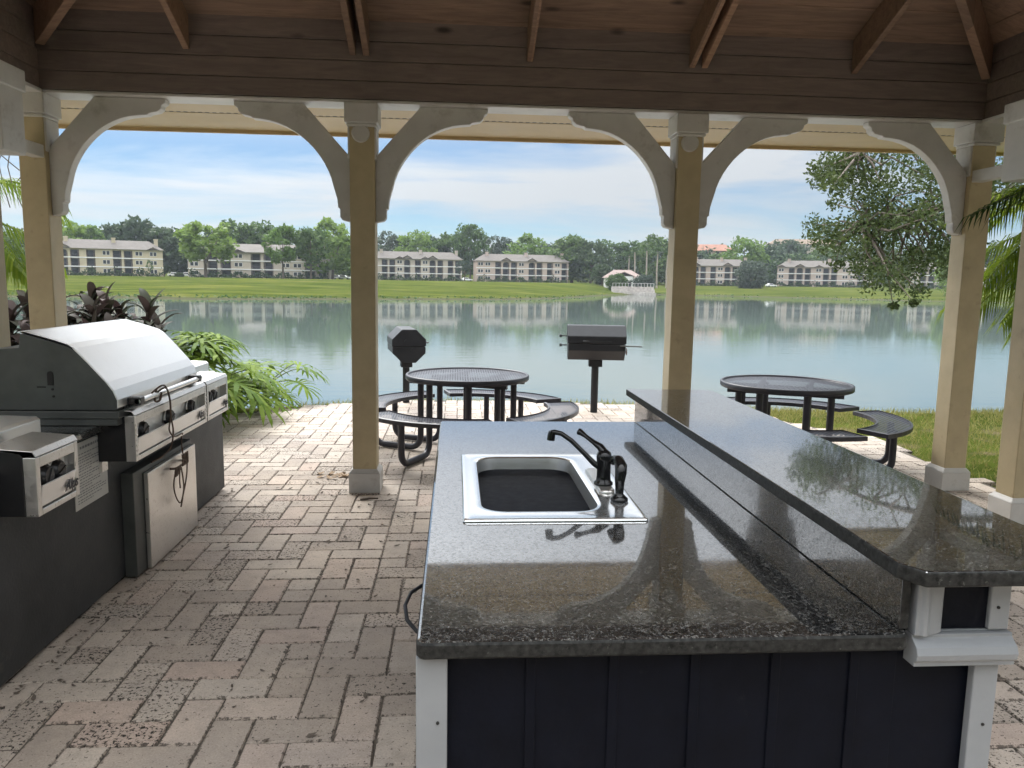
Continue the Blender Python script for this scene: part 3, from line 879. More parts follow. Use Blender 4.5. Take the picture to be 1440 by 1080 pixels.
# sink
SK = (0.32, 2.77, 0.911)
snk = empty('sink', SK, 0, 'stainless drop-in sink with one rounded bowl set in the granite counter', 'sink')
sk = MB(SK)
oR = lambda e, r=0.012: rect_loop(0.027 + e, 0.608 - e, 2.310 + e, 3.226 - e, r, 8)
bw = lambda e, r: rect_loop(0.088 + e, 0.478 - e, 2.405 + e, 3.165 - e, r, 8)
loops(sk, [z3(oR(0.0), 0.9125), z3(oR(0.001), 0.918), z3(oR(0.006), 0.9215), z3(oR(0.018), 0.9185), z3(bw(-0.022, 0.10), 0.9185), z3(bw(-0.010, 0.095), 0.9195), z3(bw(0.0, 0.09), 0.915)])
sk.build('rim', MAT['steel_sink'], snk)
bl = MB(SK)
loops(bl, [z3(bw(0.0, 0.09), 0.915), z3(bw(0.006, 0.09), 0.89), z3(bw(0.014, 0.09), 0.80), z3(bw(0.022, 0.09), 0.755), z3(bw(0.04, 0.085), 0.735), z3(bw(0.07, 0.07), 0.728)], True, True)
bl.build('bowl', MAT['steel_bowl'], snk)
dr = MB(SK); dr.lathe([(0.045, 0.0), (0.045, 0.004), (0.034, 0.004), (0.03, 0.001)], 24, mat=rot_to((0.28, 2.79, 0.7285)))
dr.build('drain', MAT['steel'], snk)

# faucet
FC = (0.535, 2.69, 0.9215)
fct = empty('faucet', FC, 0, 'glossy black single lever faucet with long straight spout and side sprayer', 'faucet')
pl = MB(FC); loops(pl, [z3(rect_loop(0.507, 0.563, 2.60, 2.94, 0.027, 8), 0.9195), z3(rect_loop(0.507, 0.563, 2.60, 2.94, 0.027, 8), 0.926), z3(rect_loop(0.512, 0.558, 2.605, 2.935, 0.022, 8), 0.930)], True, True)
pl.build('deck_plate', MAT['steel'], fct)
bd = MB(FC)
bd.lathe([(0.034, 0.0), (0.034, 0.008), (0.027, 0.014), (0.025, 0.03), (0.0245, 0.075), (0.027, 0.088), (0.028, 0.10), (0.024, 0.116), (0.013, 0.126), (0.002, 0.129)], 20, mat=rot_to((0.535, 2.69, 0.930)), cap1=False)
bd.build('body', MAT['faucet'], fct)
sp_ = MB(FC)
sp_.tube([(0.53, 2.692, 0.985), (0.50, 2.70, 1.005), (0.46, 2.712, 1.045), (0.42, 2.724, 1.083), (0.385, 2.735, 1.106), (0.362, 2.742, 1.110), (0.350, 2.746, 1.106)], [0.012, 0.011, 0.009, 0.009, 0.009, 0.010, 0.011], 12)
sp_.tube([(0.352, 2.745, 1.112), (0.350, 2.7455, 1.098), (0.348, 2.746, 1.080)], [0.0125, 0.014, 0.0145], 14)
sp_.build('spout', MAT['faucet'], fct)
lv = MB(FC)
lv.tube([(0.535, 2.69, 1.045), (0.522, 2.702, 1.064), (0.50, 2.722, 1.078), (0.478, 2.745, 1.093), (0.462, 2.762, 1.104), (0.455, 2.77, 1.107)], [0.016, 0.014, 0.009, 0.008, 0.011, 0.013], 10)
lv.build('lever', MAT['faucet'], fct)
SPX = (0.556, 2.515, 0.9215)
spr = MB(FC)
spr.lathe([(0.030, 0.0), (0.030, 0.006), (0.022, 0.014), (0.014, 0.022), (0.015, 0.045), (0.017, 0.07)], 18, mat=rot_to((0.556, 2.515, 0.9215)), cap1=False)
spr.tube([(0.556, 2.515, 0.985), (0.560, 2.520, 1.015), (0.562, 2.530, 1.035), (0.558, 2.555, 1.050), (0.552, 2.585, 1.046), (0.547, 2.60, 1.034)], [0.017, 0.020, 0.021, 0.018, 0.015, 0.013], 12)
spr.build('side_sprayer', MAT['faucet'], fct)

# ------------------------------------------------------------------ grill island on the left
GI = (-2.2, 4.1, 0)
gis = empty('grill_counter', GI, 0, 'charcoal outdoor cooking counter on the left with dark granite top', 'grill counter')
b = MB(GI); b.box(-2.62, -1.79, 1.9, 6.05, 0.02, 0.868); b.build('cabinet_body', MAT['greypanel'], gis, 0.004)
b = MB(GI); b.box(-2.60, -1.83, 1.92, 6.02, 0.0, 0.02); b.build('plinth', MAT['dark'], gis)
b = MB(GI); b.box(-2.66, -1.755, 1.88, 6.08, 0.87, 0.908); b.build('countertop', MAT['granite'], gis, 0.008, 3)
# access door
b = MB(GI); b.box(-1.788, -1.722, 4.20, 5.13, 0.012, 0.592)
dfr = b.build('door_frame', MAT['steel_dark'], gis, 0.004)
b = MB(GI); b.box(-1.720, -1.694, 4.33, 5.115, 0.014, 0.562); d_ = b.build('access_door', MAT['steel'], gis, 0.004)
b = MB(GI)
b.tube([(-1.70, 4.66, 0.505), (-1.668, 4.66, 0.505), (-1.66, 4.68, 0.505), (-1.66, 4.86, 0.505), (-1.668, 4.88, 0.505), (-1.70, 4.88, 0.505)], 0.007, 8)
b.build('handle', MAT['rust'], d_)

def panel_box(mb, x0, x1, y0, y1, z0, z1, sl=0.02):
    """control box: front face at x1, top falls a little towards the front"""
    mb.prism([(x0, z0), (x1, z0), (x1, z1 - sl), (x1 - 0.012, z1), (x0, z1 + 0.012)], y0, y1, 'xzy')
def knob(parent, y, z, off, x=-1.598, r=0.040):
    k = MB(off)
    m = rot_to((x, y, z), ry=R(90))
    k.lathe([(r * 1.12, 0), (r * 1.12, 0.004), (r, 0.006), (r * 0.94, 0.028), (r * 0.80, 0.034)], 20, mat=m)
    k.box(-0.004, 0.004, -r * 0.75, r * 0.75, 0.030, 0.038, mat=m @ Matrix.Rotation(random.uniform(0.3, 1.2), 4, 'Z'))
    o = k.build('knob', MAT['black'], parent)
    g_ = MB(off); n = 10
    g_.tube([(x + 0.008, y + (r * 1.28) * math.cos(R(a)), z + (r * 1.28) * math.sin(R(a))) for a in range(-10, 191, 20)], 0.005, 6)
    g_.build('knob_bezel', MAT['steel'], o)
def script_logo(parent, off, y, z, s, x):
    """small dark italic maker's script"""
    cu = bpy.data.curves.new('maker_script', 'FONT')
    cu.body = 'Alps'; cu.size = s; cu.shear = 0.35; cu.extrude = 0.0008; cu.offset = s * 0.02; cu.align_x = 'CENTER'
    o = bpy.data.objects.new('tmp_text', cu); col.objects.link(o)
    dg = bpy.context.evaluated_depsgraph_get(); dg.update()
    mt = bpy.data.meshes.new_from_object(o.evaluated_get(dg))
    bpy.data.objects.remove(o)
    M_ = Matrix.Translation(Vector((x, y, z)) - Vector(off)) @ Matrix(((0, 0, 1, 0), (1, 0, 0, 0), (0, 1, 0, 0), (0, 0, 0, 1)))
    mt.transform(M_)
    mt.materials.clear(); mt.materials.append(MAT['ink'])
    q = bpy.data.objects.new('maker_script', mt); col.objects.link(q); q.parent = parent
    return q
def control_panel(parent, off, y0, y1, z0, z1, knobs, xf=-1.60, fin=False):
    """stainless fascia frame round a recess that holds the knobs behind a sloping lip"""
    c = MB(off)
    panel_box(c, -1.785, xf - 0.05, y0, y1, z0, z1)
    body = c.build('control_box', MAT['steel_dark'] if False else MAT['black'], parent, 0.003)
    f = MB(off)
    fw = 0.028
    f.box(xf - 0.049, xf, y0, y0 + fw, z0, z1 - 0.02)
    f.box(xf - 0.049, xf, y1 - fw, y1, z0, z1 - 0.02)
    f.box(xf - 0.049, xf, y0 + fw + 0.001, y1 - fw - 0.001, z1 - 0.062, z1 - 0.021)
    f.box(xf - 0.049, xf, y0 + fw + 0.001, y1 - fw - 0.001, z0, z0 + 0.024)
    # top skin
    f.prism([(-1.783, z1 + 0.014), (-1.783, z1 + 0.019), (xf - 0.012, z1 + 0.006), (xf + 0.002, z1 - 0.016), (xf - 0.003, z1 - 0.019), (xf - 0.014, z1 + 0.001)], y0 - 0.002, y1 + 0.002, 'xzy')
    if fin:
        for k in range(7):
            zz = z0 + 0.025 + k * 0.026
            f.box(xf + 0.0005, xf + 0.004, y0 + 0.003, y0 + fw - 0.003, zz, zz + 0.012)
            f.box(xf + 0.0005, xf + 0.004, y1 - fw + 0.003, y1 - 0.003, zz, zz + 0.012)
    fr = f.build('fascia', MAT['steel'], parent, 0.003)
    bk = MB(off); bk.box(xf - 0.0495, xf - 0.044, y0 + fw, y1 - fw, z0 + 0.02, z1 - 0.06); bk.build('knob_panel', MAT['steel_lid'], body)
    lip = MB(off)
    zl = z0 + 0.030; zt = z0 + (z1 - z0) * 0.46
    lip.prism([(xf - 0.040, zl), (xf - 0.008, zl), (xf + 0.004, zt), (xf - 0.004, zt)], y0 + fw + 0.004, y1 - fw - 0.004, 'xzy')
    lip.build('drip_lip', MAT['steel_lid'], parent, 0.002)
    for y in knobs: knob(parent, y, z0 + (z1 - z0) * 0.53, off, xf - 0.043, 0.043)
    return fr

GR = (-2.1, 4.5, 0.908)
gr = empty('gas_grill', GR, 0, 'built-in stainless gas grill with large closed hood and three knobs', 'gas grill')
Y0, Y1 = 3.90, 5.06
hp = [(-2.40, 0.985), (-1.655, 0.985), (-1.653, 1.04), (-1.672, 1.085), (-1.70, 1.125), (-1.79, 1.228), (-1.845, 1.288), (-1.875, 1.308), (-1.93, 1.326), (-2.07, 1.366), (-2.09, 1.368), (-2.10, 1.30), (-2.27, 1.285), (-2.36, 1.24), (-2.40, 1.16)]
hb = MB(GR)
hb.prism([(-2.395, 0.986), (-1.662, 0.986), (-1.660, 1.04), (-1.679, 1.083), (-1.706, 1.121), (-1.795, 1.223), (-1.85, 1.283), (-1.88, 1.302), (-1.935, 1.320), (-2.07, 1.358), (-2.095, 1.36), (-2.105, 1.292), (-2.27, 1.278), (-2.355, 1.235), (-2.395, 1.155)], Y0, Y1, 'xzy')
hbo = hb.build('hood_end', MAT['steel_dark'], gr, 0.004)
# stainless skin wrapped over the hood
sk_ = MB(GR)
out = [(-1.650, 1.00), (-1.649, 1.04), (-1.668, 1.087), (-1.697, 1.128), (-1.786, 1.231), (-1.842, 1.292), (-1.873, 1.313), (-1.93, 1.332), (-2.07, 1.372), (-2.10, 1.372)]
inn = [(x - 0.006 if i < 6 else x, z - 0.004) for i, (x, z) in enumerate(out)]
sk_.prism(out + inn[::-1], Y0 - 0.008, Y1 + 0.008, 'xzy')
hood = sk_.build('hood', MAT['steel_lid'], gr, 0.002)
rb = MB(GR); rb.box(-2.42, -1.648, Y0 - 0.01, Y1 + 0.01, 0.945, 0.983); rb.box(-2.40, -1.66, Y0, Y1, 0.909, 0.945)
rb.build('firebox', MAT['steel_dark'], gr, 0.004)
tm = MB(GR)
tm.lathe([(0.014, 0), (0.014, 0.004)], 12, mat=rot_to((-1.965, Y0 - 0.0005, 1.165), rx=R(90)))
tm.box(-1.979, -1.951, Y0 - 0.004, Y0 - 0.0008, 1.11, 1.165)
tm.build('spit_slot', MAT['dark'], hbo)
tm = MB(GR)
tm.box(-2.03, -1.99, Y0 - 0.003, Y0 - 0.0008, 1.098, 1.104)
tm.build('scratch', MAT['dark'], hbo)
tm = MB(GR)
tm.lathe([(0.006, 0), (0.006, 0.003)], 8, mat=rot_to((-1.958, Y0 - 0.0008, 1.09), rx=R(90)))
tm.build('screw_hole', MAT['dark'], hbo)
tm = MB(GR)
tm.lathe([(0.006, 0), (0.006, 0.003)], 8, mat=rot_to((-1.955, Y0 - 0.0008, 1.055), rx=R(90)))
tm.build('screw_hole', MAT['dark'], hbo)
hn = MB(GR)
hn.tube([(-1.60, 4.0, 1.015), (-1.60, 4.98, 1.015)], 0.014, 14)
hn.build('hood_handle', MAT['steel_lid'], gr)
for y in (4.03, 4.93):
    ha = MB(GR); ha.box(-1.652, -1.585, y - 0.03, y + 0.03, 0.995, 1.036); ha.build('handle_bracket', MAT['black'], gr, 0.006)
vt = MB(GR)
for k in range(34): vt.box(-1.652, -1.646, 3.95 + k * 0.031, 3.968 + k * 0.031, 0.988, 0.996)
vt.build('vent_slots', MAT['dark'], gr)
control_panel(gr, GR, 3.955, 5.075, 0.715, 0.968, (4.12, 4.50, 4.86), fin=True)
script_logo(gr, GR, 4.95, 0.765, 0.065, -1.5965)
sl_ = MB(GR); sl_.box(-1.789, -1.77, 3.955, 4.02, 0.66, 0.712); sl_.build('mounting_tab', MAT['steel'], gr)

def side_burner(y0, y1, label, ylid0, ylid1):
    o_ = (-1.95, (y0 + y1) / 2, 0.908)
    r = empty('side_burner', o_, 0, label, 'side burner')
    control_panel(r, o_, y0, y1, 0.715, 0.968, (y0 + 0.115, y0 + 0.21))
    script_logo(r, o_, y1 - 0.075, 0.762, 0.06, -1.5965)
    c = MB(o_); c.prism([(-2.33, 0.945), (-1.845, 0.945), (-1.845, 1.005), (-1.86, 1.018), (-2.33, 1.03)], ylid0, ylid1, 'xzy')
    c.build('lid', MAT['steel_lid'], r, 0.004)
    c = MB(o_); c.box(-2.34, -1.80, ylid0 - 0.006, ylid1 + 0.006, 0.909, 0.943); c.build('burner_base', MAT['steel'], r, 0.004)
    return r
sb1 = side_burner(3.03, 3.36, 'nearest stainless side burner, cut off by the left picture edge, two black knobs showing', 2.99, 3.555)
sb2 = side_burner(5.10, 5.55, 'small stainless side burner at the far end of the grill counter', 5.12, 5.94)
sb1['group'] = sb2['group'] = 'side burners in the grill counter'

# notice with illegible small print
NO = (-1.79, 3.87, 0.69)
nt_ = empty('notice_sign', NO, 0, 'white laminated instruction notice stuck on the charcoal cabinet under the counter edge', 'sign')
b = MB(NO); b.box(-1.7885, -1.785, 3.70, 4.045, 0.532, 0.852); b.build('sheet', MAT['paper'], nt_)
b = MB(NO)
rnd = random.Random(3)
def words(y0, y1, z, hgt):
    y = y0
    while y < y1:
        wl = rnd.uniform(0.010, 0.030)
        b.box(-1.7848, -1.7842, y, min(y + wl, y1), z, z + hgt)
        y += wl + 0.008
words(3.77, 3.97, 0.818, 0.012)
b.build('heading_print', MAT['ink_grey'], nt_)
b = MB(NO)
z = 0.792
for k in range(18):
    words(3.725, 4.02 - rnd.choice((0, 0, 0.05, 0.14)), z, 0.0045)
    z -= 0.0125 if k % 3 else 0.016
b.build('small_print', MAT['ink_grey'], nt_)

# tangled cord on the grill panel and door
cdm = MB((-1.58, 4.4, 0.6))
def catm(P, n=6):
    P = [Vector(p) for p in P]; out = []
    for i in range(len(P) - 1):
        p0 = P[max(0, i - 1)]; p1 = P[i]; p2 = P[i + 1]; p3 = P[min(len(P) - 1, i + 2)]
        for k in range(n):
            t = k / n
            out.append(0.5 * ((2 * p1) + (p2 - p0) * t + (2 * p0 - 5 * p1 + 4 * p2 - p3) * t * t + (3 * p1 - p0 - 3 * p2 + p3) * t ** 3))
    out.append(P[-1])
    return out
def cord(P, r=0.0045): cdm.tube(catm(P), r, 6)
cord([(-1.605, 4.20, 1.03), (-1.575, 4.26, 1.062), (-1.575, 4.33, 1.04), (-1.578, 4.38, 0.965), (-1.585, 4.41, 0.86), (-1.588, 4.44, 0.78), (-1.588, 4.40, 0.70), (-1.60, 4.30, 0.665), (-1.63, 4.22, 0.65)])
cord([(-1.60, 4.24, 1.02), (-1.57, 4.30, 1.045), (-1.57, 4.36, 0.98), (-1.572, 4.37, 0.88), (-1.58, 4.36, 0.80), (-1.585, 4.45, 0.745), (-1.588, 4.58, 0.738), (-1.62, 4.66, 0.70), (-1.655, 4.76, 0.62), (-1.66, 4.80, 0.54)])
cord([(-1.60, 4.25, 1.04), (-1.59, 4.20, 0.99), (-1.58, 4.24, 0.985), (-1.585, 4.28, 1.02)], 0.006)
for k in range(5):
    a = k * 1.3
    cord([(-1.652, 4.80 + 0.05 * math.cos(a + i * 0.9), 0.535 + 0.035 * math.sin(a * 1.7 + i * 1.1)) for i in range(8)], 0.004)
    cord([(-1.652, 4.67 + 0.05 * math.cos(a + i), 0.49 + 0.025 * math.sin(a * 1.4 + i * 1.2)) for i in range(8)], 0.004)
cord([(-1.655, 4.64, 0.50), (-1.655, 4.60, 0.42), (-1.655, 4.63, 0.34), (-1.655, 4.70, 0.285), (-1.655, 4.76, 0.335), (-1.655, 4.82, 0.42), (-1.655, 4.84, 0.50)])
cord([(-1.65, 4.72, 0.50), (-1.65, 4.745, 0.42), (-1.65, 4.75, 0.36), (-1.65, 4.71, 0.29), (-1.65, 4.69, 0.262)])
cord([(-1.648, 4.69, 0.49), (-1.648, 4.68, 0.43), (-1.648, 4.685, 0.38)], 0.004)
co_ = cdm.build('cord', MAT['cable']); co_.location = (-1.58, 4.4, 0.6)
tag(co_, 'brown tangled cord looped over the grill handle and hanging down the cabinet door', 'cord')

# ------------------------------------------------------------------ picnic tables
def make_table():
    root = empty('picnic_table')
    t = MB(); t.lathe([(0.0, 0.744), (0.560, 0.744), (0.566, 0.750)], 56, cap0=False, cap1=False, smooth=False)
    t.build('table_top', MAT['perf'], root)
    rim = MB(); rim.lathe([(0.564, 0.708), (0.586, 0.708), (0.592, 0.716), (0.592, 0.752), (0.585, 0.759), (0.568, 0.759), (0.562, 0.752), (0.564, 0.708)], 56, cap0=False, cap1=False)
    rim.build('table_rim', MAT['coated'], root)
    un = MB()
    for a in (R(64), R(-26)):
        m = Matrix.Rotation(a, 4, 'Z')
        for o in (-0.22, 0.22): un.box(-0.5, 0.5, o - 0.02, o + 0.02, 0.700 if a > 0 else 0.664, 0.735 if a > 0 else 0.699, mat=m)
    un.build('top_brace', MAT['coated'], root)
    for a in (-26, 64, 154, 244):
        m = Matrix.Rotation(R(a), 4, 'Z')
        n = 14
        arc = lambda r, z: [(r * math.cos(R(-39 + 78 * i / n)), r * math.sin(R(-39 + 78 * i / n)), z) for i in range(n + 1)]
        s = MB()
        A, B = arc(0.792, 0.452), arc(1.068, 0.452)
        s.add(A + B, [(i, n + 1 + i, n + 2 + i, i + 1) for i in range(n)], False, m)
        st = s.build('bench_seat', MAT['perf'], root)
        e = MB()
        ring = arc(0.782, 0) + arc(1.078, 0)[::-1]
        ring2 = arc(0.800, 0) + arc(1.060, 0)[::-1]
        def fix(rg, ins):
            o = []
            k = len(rg)
            for i, (x, y, z) in enumerate(rg):
                an = math.atan2(y, x); r_ = math.hypot(x, y)
                if i in (0, k - 1): an += ins / r_
                if i in (k // 2 - 1, k // 2): an -= ins / r_
                o.append((r_ * math.cos(an), r_ * math.sin(an)))
            return o
        Rg, Rg2 = fix(ring, 0), fix(ring2, 0.018)
        L = [[(x, y, z) for x, y in q] for q, z in ((Rg2, 0.420), (Rg, 0.420), (Rg, 0.456), (Rg2, 0.461), (Rg2, 0.420))]
        k = len(Rg)
        vs = [p for l in L for p in l]
        fs = [(i * k + j, i * k + (j + 1) % k, (i + 1) * k + (j + 1) % k, (i + 1) * k + j) for i in range(4) for j in range(k)]
        e.add(vs, [f[::-1] for f in fs], False, m)
        e.build('seat_rim', MAT['coated'], st)
        for o in (-0.20, 0.20):
            pts = [(0.40, o, 0.70), (0.40, o, 0.16)]
            for q in range(1, 7):
                an = R(180 + 90 * q / 6); pts.append((0.51 + 0.11 * math.cos(an), o, 0.145 + 0.11 * math.sin(an)))
            for q in range(0, 7):
                an = R(270 + 90 * q / 6); pts.append((0.81 + 0.11 * math.cos(an), o, 0.145 + 0.11 * math.sin(an)))
            pts += [(0.92, o, 0.30), (0.92, o, 0.425)]
            l = MB(); l.tube(pts, 0.030, 10, mat=m)
            l.build('frame_tube', MAT['coated'], root)
    return root
tb = make_table()
tb.location = (0.12, 7.42, 0)
tag(tb, 'round black mesh picnic table with curved benches, on pavers behind the sink', 'picnic table', 'round picnic tables on the patio')
tb2 = copy_tree(tb)
tb2.location = (3.07, 6.95, 0)
tb2['label'] = 'round black mesh picnic table beyond the raised bar, nearest the right grass'

# ------------------------------------------------------------------ pedestal charcoal grills
def pedestal(loc, rz, label, zc):
    root = empty('charcoal_grill', loc, rz, label, 'charcoal grill', 'pedestal grills at the water edge')
    r = 0.228; L = 0.355
    octo = lambda rr: [(rr / math.cos(R(22.5)) * math.cos(R(22.5 + 45 * k)), rr / math.cos(R(22.5)) * math.sin(R(22.5 + 45 * k))) for k in range(8)]
    O = octo(r * 0.94)
    # lower firebox and upper lid: halves of the octagon, split at mid height
    low = [(y, z) for y, z in O if z < 0]; low.sort(key=lambda p: math.atan2(p[1], p[0]))
    up = [(y, z) for y, z in O if z > 0]; up.sort(key=lambda p: math.atan2(p[1], p[0]))
    rr = r * 0.94
    lo_poly = [(-rr, -0.008)] + low + [(rr, -0.008)]
    up_poly = [(rr + 0.006, 0.0)] + [(y * 1.025, z * 1.025) for y, z in up] + [(-rr - 0.006, 0.0)]
    b = MB(); b.prism([(y, z + zc) for y, z in lo_poly], -L, L, 'yzx'); fb = b.build('firebox', MAT['blacksteel'], root, 0.006)
    b = MB(); b.prism([(y, z + zc) for y, z in up_poly], -L - 0.008, L + 0.008, 'yzx'); lid = b.build('lid', MAT['blacksteel'], root, 0.008)
    b = MB(); b.tube([(0, 0, 0.0), (0, 0, zc - r)], 0.046, 16); b.build('post', MAT['blacksteel'], root)
    b = MB(); b.box(-0.085, 0.085, -0.075, 0.075, zc - r - 0.075, zc - r + 0.012); b.build('collar', MAT['blacksteel'], root, 0.006)
    # lid handle across the front, spit rod, knobs on one end
    b = MB(); b.tube([(-0.17, -rr - 0.002, zc + 0.03), (-0.17, -rr - 0.06, zc + 0.035), (0.17, -rr - 0.06, zc + 0.035), (0.17, -rr - 0.002, zc + 0.03)], 0.009, 8); b.build('lid_handle', MAT['blacksteel'], lid)
    for yy, zz in ((0.05, 0.075), (-0.03, -0.035)):
        b = MB(); b.tube([(-L - 0.008, yy, zc + zz), (-L - 0.075, yy, zc + zz)], 0.008, 8); b.tube([(-L - 0.075, yy, zc + zz), (-L - 0.105, yy, zc + zz)], 0.019, 10)
        b.build('draught_knob', MAT['blacksteel'], fb)
    b = MB(); b.tube([(L - 0.07, -rr - 0.012, zc - 0.02), (L + 0.20, -rr - 0.012, zc - 0.025)], 0.009, 8); b.build('grate_rod', MAT['steel_dark'], fb)
    b = MB(); b.tube([(L + 0.01, -0.15, zc - 0.09), (L + 0.01, -0.22, zc - 0.13), (L + 0.01, -0.25, zc - 0.09), (L + 0.01, -0.19, zc - 0.05)], 0.007, 6); b.build('catch_ring', MAT['rust'], fb)
    return root
pedestal((-0.655, 10.42, -0.01), R(100), 'black octagonal grill on a post, end-on to the camera, behind the left table', 0.80)
pedestal((1.775, 9.70, -0.01), R(-6), 'black octagonal grill on a post, seen side-on, right of the left table', 0.905)
# ------------------------------------------------------------------ far trees: a few crown meshes, shared by copies
def leaf_quad(mb, p, s, rnd, aspect=0.6):
    n = Vector((rnd.gauss(0, 1), rnd.gauss(0, 1), rnd.gauss(0.35, 1))).normalized()
    u = n.orthogonal().normalized()
    u = Matrix.Rotation(rnd.uniform(0, 6.28), 3, n) @ u
    w_ = n.cross(u) * aspect * s
    u = u * s
    mb.add([p - u, p + w_, p + u, p - w_], [(0, 1, 2, 3)])

def crown_mesh(name, seed, n_clump, per, w_, h_, base, leaf, clump_r, shape='round', flat=0.8):
    rnd = random.Random(seed)
    mb = MB()
    cl = []
    for i in range(n_clump):
        a = rnd.uniform(0, 6.28); t = rnd.random()
        if shape == 'round': prof = math.sin(math.pi * (0.12 + 0.80 * t)) ** 0.7
        elif shape == 'spread': prof = math.sin(math.pi * (0.15 + 0.55 * t)) ** 0.6
        else: prof = (1 - t) ** 0.6 * 0.9 + 0.12
        r = w_ * prof * rnd.uniform(0.35, 1.0) ** 0.6
        c = Vector((r * math.cos(a), r * math.sin(a), base + (h_ - base) * t + rnd.gauss(0, 0.03) * h_))
        cl.append(c)
        cr = clump_r * rnd.uniform(0.6, 1.35)
        for k in range(per):
            d = Vector((rnd.gauss(0, 1), rnd.gauss(0, 1), rnd.gauss(0, 1))).normalized() * cr * rnd.random() ** 0.45
            d.z *= flat
            leaf_quad(mb, c + d, leaf * rnd.uniform(0.6, 1.4), rnd)
    return mb, cl
def trunk_mb(h, r, cl, seed, forks=6):
    rnd = random.Random(seed)
    mb = MB()
    pts = [(0, 0, -0.6), (0.02 * h * rnd.uniform(-1, 1), 0, h * 0.25), (0.03 * h * rnd.uniform(-1, 1), 0.02 * h * rnd.uniform(-1, 1), h * 0.5), (0.02 * h * rnd.uniform(-1, 1), 0.03 * h * rnd.uniform(-1, 1), h * 0.82)]
    mb.tube(pts, [r * 1.3, r, r * 0.7, r * 0.2], 7)
    for c in rnd.sample(cl, min(forks, len(cl))):
        s0 = Vector(pts[1]).lerp(Vector(pts[2]), rnd.random())
        mb.tube([s0, s0.lerp(c, 0.5) + Vector((0, 0, -0.02 * h)), c], [r * 0.45, r * 0.28, r * 0.08], 5)
    return mb
KINDS = {}
def make_kind(key, mat, label, **k):
    tr = k.pop('trunk')
    protos = []
    for sd_ in range(k.pop('variants')):
        mb, cl = crown_mesh(key, hash_(key) + sd_, **k)
        me_o = mb
        protos.append((mb, trunk_mb(k['h_'], tr, cl, sd_ + 5)))
    KINDS[key] = [protos, mat, label, [None] * len(protos), 0]
def hash_(s): return sum(ord(c) * (i + 3) for i, c in enumerate(s))
# unit height 10 m each; scaled per tree
make_kind('broadleaf_tree', 'leaf_light', 'light', variants=3, n_clump=80, per=34, w_=4.2, h_=9.6, base=1.9, leaf=0.36, clump_r=1.15, trunk=0.2)
make_kind('dense_oak_tree', 'leaf_dark', 'dark', variants=3, n_clump=95, per=36, w_=5.4, h_=9.4, base=0.9, leaf=0.40, clump_r=1.3, trunk=0.3)
make_kind('shade_tree', 'leaf_mid', 'mid', variants=3, n_clump=85, per=34, w_=4.6, h_=9.6, base=1.3, leaf=0.36, clump_r=1.2, trunk=0.22)
make_kind('lawn_tree', 'leaf_light', 'lawn', variants=3, n_clump=70, per=34, w_=4.0, h_=9.7, base=3.6, leaf=0.36, clump_r=1.0, trunk=0.2)
make_kind('pine_tree', 'leaf_grey', 'pine', variants=2, n_clump=40, per=30, w_=3.2, h_=9.8, base=3.5, leaf=0.26, clump_r=0.8, trunk=0.18)
make_kind('round_bush', 'leaf_grey', 'bush', variants=2, n_clump=110, per=40, w_=6.0, h_=8.8, base=0.4, leaf=0.45, clump_r=1.8, trunk=0.2)
GROUPF = 'trees along the far shore'
def far_tree(kind, px, d, top_y, label, wide=1.0, mat=None, group=GROUPF):
    protos, m, _, done, cnt = KINDS[kind]
    x, y = far_pos(px, d)
    z = ground_z(x, y)
    hor = 396 + (px - 720) * 0.01617
    zt = 1.65 + (hor - top_y) * d / F_PX
    s = max(0.15, (zt - z) / 10.7)
    i = cnt % len(protos)
    KINDS[kind][4] = cnt + 1
    mm = MAT[mat or m]
    rnd = random.Random(px * 7 + int(d))
    key = (i, mm.name)
    if done[i] is None: done[i] = {}
    if mm.name not in done[i]:
        root = empty(kind)
        cm, tm_ = protos[i]
        cm.build('crown', mm, root); tm_.build('trunk', MAT['bark'], root)
        done[i][mm.name] = root
    else:
        root = copy_tree(done[i][mm.name])
    root.location = (x, y, z)
    root.scale = (s * wide, s * wide, s)
    root.rotation_euler = (0, 0, rnd.uniform(0, 6.28))
    tag(root, label, 'bush' if kind == 'round_bush' else 'tree', group)
    return root
B1, B2, B3, B4, B6 = 'first apartment block from the left', 'second apartment block from the left', 'third apartment block from the left', 'fourth apartment block from the left', 'apartment block right of the clubhouse'
T = far_tree
T('broadleaf_tree', 104, 268, 308, 'pale green tree beside the left cream post, rising behind the first apartment block', 1.1)
T('broadleaf_tree', 132, 275, 316, 'rounded pale green tree behind the left half of the first apartment block')
T('dense_oak_tree', 174, 292, 316, 'dark tree behind the middle of the first apartment block, left of the tallest dark crown')
T('dense_oak_tree', 205, 290, 308, 'tallest dark green crown behind the first apartment block')
T('dense_oak_tree', 236, 288, 319, 'dark tree behind the right end of the first apartment block', 1.1)
T('dense_oak_tree', 262, 300, 322, 'dark tree in the gap between the first and second apartment blocks')
T('lawn_tree', 295, 232, 314, 'big light green tree standing on the lawn between the first and second apartment blocks', 1.35, 'leaf_light')
T('shade_tree', 340, 285, 311, 'green tree behind the left end of the second apartment block')
T('shade_tree', 366, 290, 312, 'green tree behind the middle of the second apartment block')
T('dense_oak_tree', 318, 296, 322, 'dark tree between the big light lawn tree and the second apartment block')
T('lawn_tree', 402, 236, 317, 'leafy tree on the lawn hiding the middle of the second apartment block', 0.9, 'leaf_light')
T('lawn_tree', 440, 238, 318, 'leafy tree on the lawn hiding the right end of the second apartment block', 0.9, 'leaf_mid')
T('broadleaf_tree', 470, 258, 310, 'light green tree just left of the second cream post', 1.2)
T('shade_tree', 492, 285, 330, 'tree mostly hidden behind the second cream post')
T('dense_oak_tree', 386, 300, 322, 'dark tree behind the two lawn trees of the second apartment block')
